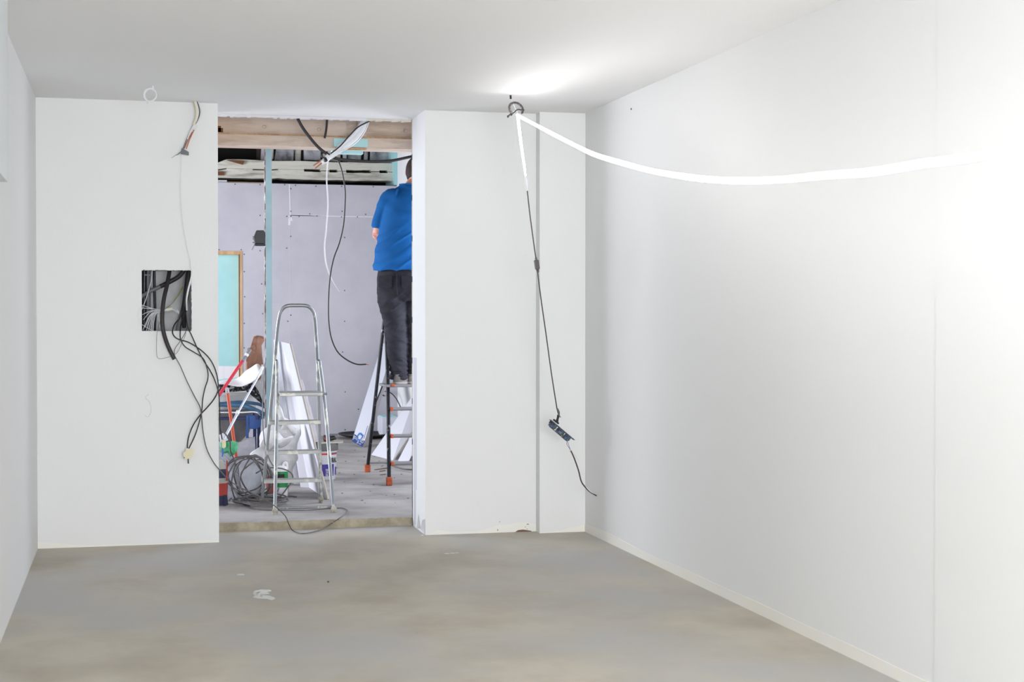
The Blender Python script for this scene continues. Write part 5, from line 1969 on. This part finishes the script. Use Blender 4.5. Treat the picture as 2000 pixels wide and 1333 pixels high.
# poles
def pole(name, label, segs, group=None):
    T_ = thing(name, label, 'pole', segs[0][1][0], group)
    for nm, pts, r, m in segs:
        MB().tube(pts, r, m, 12, 1).build(nm, T_, smooth=True)
    return T_


Yp_ = 11.75
pole('roller_pole', 'red paint roller pole with taped grey tip rising from the left edge of the opening', [
    ('red_shaft', [at(418, 787, Yp_), at(477, 701, Yp_ + .1)], .0125, 'red_pole'),
    ('grey_grip', [at(474, 705, Yp_ + .09), at(489, 683, Yp_ + .12)], .014, 'pole_grey'),
    ('white_collar', [at(480.5, 695.5, Yp_ + .095), at(483, 692, Yp_ + .1)], .0155, 'white_plastic')], 'poles in the pile')
bp = at(436, 862, 11.35)
pole('extension_pole', 'white telescopic pole slanting down in front of the mixer', [
    ('lower_tube', [at(436, 861, 11.3), at(465, 806, 11.5)], .0105, 'pole_white'),
    ('joint', [at(463, 810, 11.48), at(465, 804, 11.5)], .0145, 'white_plastic'),
    ('upper_tube', [at(465, 806, 11.5), at(505, 735, 11.75)], .0085, 'pole_white'),
    ('fitting', [at(503, 738, 11.74), at(509, 727, 11.78), at(514, 715, 11.8)], .011, 'white_plastic'),
    ('end_ring', [at(511, 716, 11.8), at(518, 714, 11.8)], .013, 'pole_grey')], 'poles in the pile')
pole('plastic_pipe', 'orange red plastic pipe with a pale open end standing in front of the mixer', [
    ('pipe', [atz(466, 985, FZ).lerp(at(461, 893, 11.45), 1.0), at(444, 764, 11.55)], .0125, 'pvc_orange'),
    ('pipe_mouth', [at(444.2, 766, 11.53), at(443.6, 760, 11.5)], .0145, 'bucket_wall')], 'poles in the pile')
# its hidden lower part down to the floor
q = at(461, 893, 11.45)
d = (q - at(444, 764, 11.55)).normalized()
k = (q.z - FZ) / -d.z
b = MB()
b.tube([q, q + d * k], .0125, 'pvc_orange', 12, 1)
pp = bpy.data.objects['plastic_pipe']
b.build('pipe_foot', pp, smooth=True)

# boards and wrap at the foot of the pile
def leanboard(name, label, px4, m, t=.02, cat='board', group=None, foot=True):
    q = [at(*p) for p in px4]
    if foot:
        low = sorted(q, key=lambda p: p.z)[:2]
        for p in low:
            p.z = FZ + .001
    b = MB()
    b.slab(q, t, m)
    return tag(b.build(name, bevel=.002), label, cat, group)


leanboard('foam_board', 'grey foam board with its corner up beside the orange pipe', [(461, 868, 11.75), (498, 853, 11.8), (503, 935, 11.55), (468, 950, 11.5)], 'foam_grey', .02, group='foam boards in the pile')
leanboard('foam_board', 'ribbed pale foam board slanting down to the right from the wall edge', [(424, 858, 11.2), (470, 905, 11.3), (474, 965, 11.12), (424, 965, 11.05)], 'foam_grey', .02, group='foam boards in the pile')
b = MB()
for k in range(9):
    p0 = at(428, 872 + k * 6, 11.19 - .005 * k)
    p1 = at(466, 906 + k * 6, 11.28 - .008 * k)
    b.tube([p0 + V((0, -.012, 0)), p1 + V((0, -.012, 0))], .003, 'bucket_wall', 5, 1)
b.build('rib', bpy.data.objects['foam_board.001'])
leanboard('foam_board', 'flat grey foam board behind the cable coil', [(466, 905, 11.25), (510, 885, 11.3), (512, 960, 11.2), (470, 975, 11.1)], 'foam_grey', .02, group='foam boards in the pile')
leanboard('foil_sheet', 'small white folded sheet between the white pole and the wall edge', [(428, 850, 11.6), (437, 845, 11.6), (446, 860, 11.55), (430, 866, 11.55)], 'board_white', .004, 'sheet', foot=False)
sheet('green_bag', 'crumpled green plastic bag behind the cream connector', 'bag',
      [(430, 866, 11.0), (440, 864, 11.0), (456, 862, 11.02), (465, 865, 11.02), (464, 878, 11.02), (457, 887, 11.0), (450, 892, 11.0), (444, 884, 11.0), (438, 886, 11.0), (431, 880, 11.0)], 11.0, 'green_glove', puff=.04, amp=.03, nz=14)
# clear jar with red content
p = atz(503, 870, FZ)
zj = at(503, 846, p.y).z
jr = thing('jar', 'small clear jar with pink residue between mixer leg and sack', 'jar', p)
b = MB()
b.lathe((p.x, p.y, FZ), [(.028, 0), (.032, .004), (.032, (zj - FZ) * .8), (.022, zj - FZ)], 'clear_film', 20)
b.build('glass', jr, smooth=True)
b = MB()
b.lathe((p.x, p.y, FZ + .003), [(.025, 0), (.029, .003), (.029, .06)], 'red_dull', 20)
b.build('residue', jr, smooth=True)

# ================================================================ LASER LEVEL on the partition
def laser():
    Yl = 11.97
    P = lambda x, y, dy=0: at(x, y, Yl + dy)
    L = thing('laser_level', 'black laser level with red badge clamped to the left side of the teal partition', 'laser level', P(506, 466))
    b = MB()
    q = [P(x, y, -.03) for x, y in ((500, 451), (513.5, 451), (517, 456), (517, 477), (497, 477), (494.5, 465))]
    b.slab(q, -.07, 'tool_black')
    body = b.build('housing', L, bevel=.004)
    b = MB()
    b.slab([P(x, y, -.033) for x, y in ((495.5, 463), (500.5, 452), (502, 452), (498, 462.5))], -.02, 'tool_grey')
    b.build('side_bumper', body)
    b = MB()
    b.slab([P(x, y, -.036) for x, y in ((503, 455.5), (511.5, 455.5), (511.5, 461), (503, 461))], -.004, 'ink')
    b.build('window', body)
    b = MB()
    b.slab([P(x, y, -.0335) for x, y in ((499.5, 473), (500.5, 470), (506.5, 470), (509, 473))], -.003, 'red')
    b.build('red_badge', body)
    b = MB()
    b.slab([P(x, y, -.02) for x, y in ((496, 477.5), (517.5, 477.5), (517.5, 481), (498.5, 481))], -.05, 'tool_black')
    b.build('bracket', L, bevel=.002)
    b = MB()
    b.tube([P(497.5, 479, 0), P(494.5, 484, 0), P(492.5, 489, 0)], .005, 'chrome', 8, 2)
    b.build('clamp_lever', L, smooth=True)
    R_ = Matrix.Rotation(math.radians(90), 4, 'X')
    text_mesh('lettering', 'BOSCH', .0125, 'red_dull', P(504, 465.8, -.0345), R_, body, sx=1.0, bold=.0002)
    text_mesh('lettering', 'Professional', .0085, 'tool_grey', P(504, 468.6, -.0345), R_, body, sx=1.0)
    b = MB()
    c = P(501.5, 464.5, -.034)
    b.tube([c + V((.0045 * math.cos(a * math.pi / 5), 0, .0045 * math.sin(a * math.pi / 5))) for a in range(10)], .0008, 'tool_grey', 5, 1, closed=True)
    b.build('round_emblem', body)
    b = MB()
    for y in (463, 467, 474):
        b.tube([P(493.5, y, -.005), P(496.5, y, -.005)], .004, 'tool_grey', 8, 1)
    b.build('side_button', body)


laser()

bpy.context.view_layer.update()
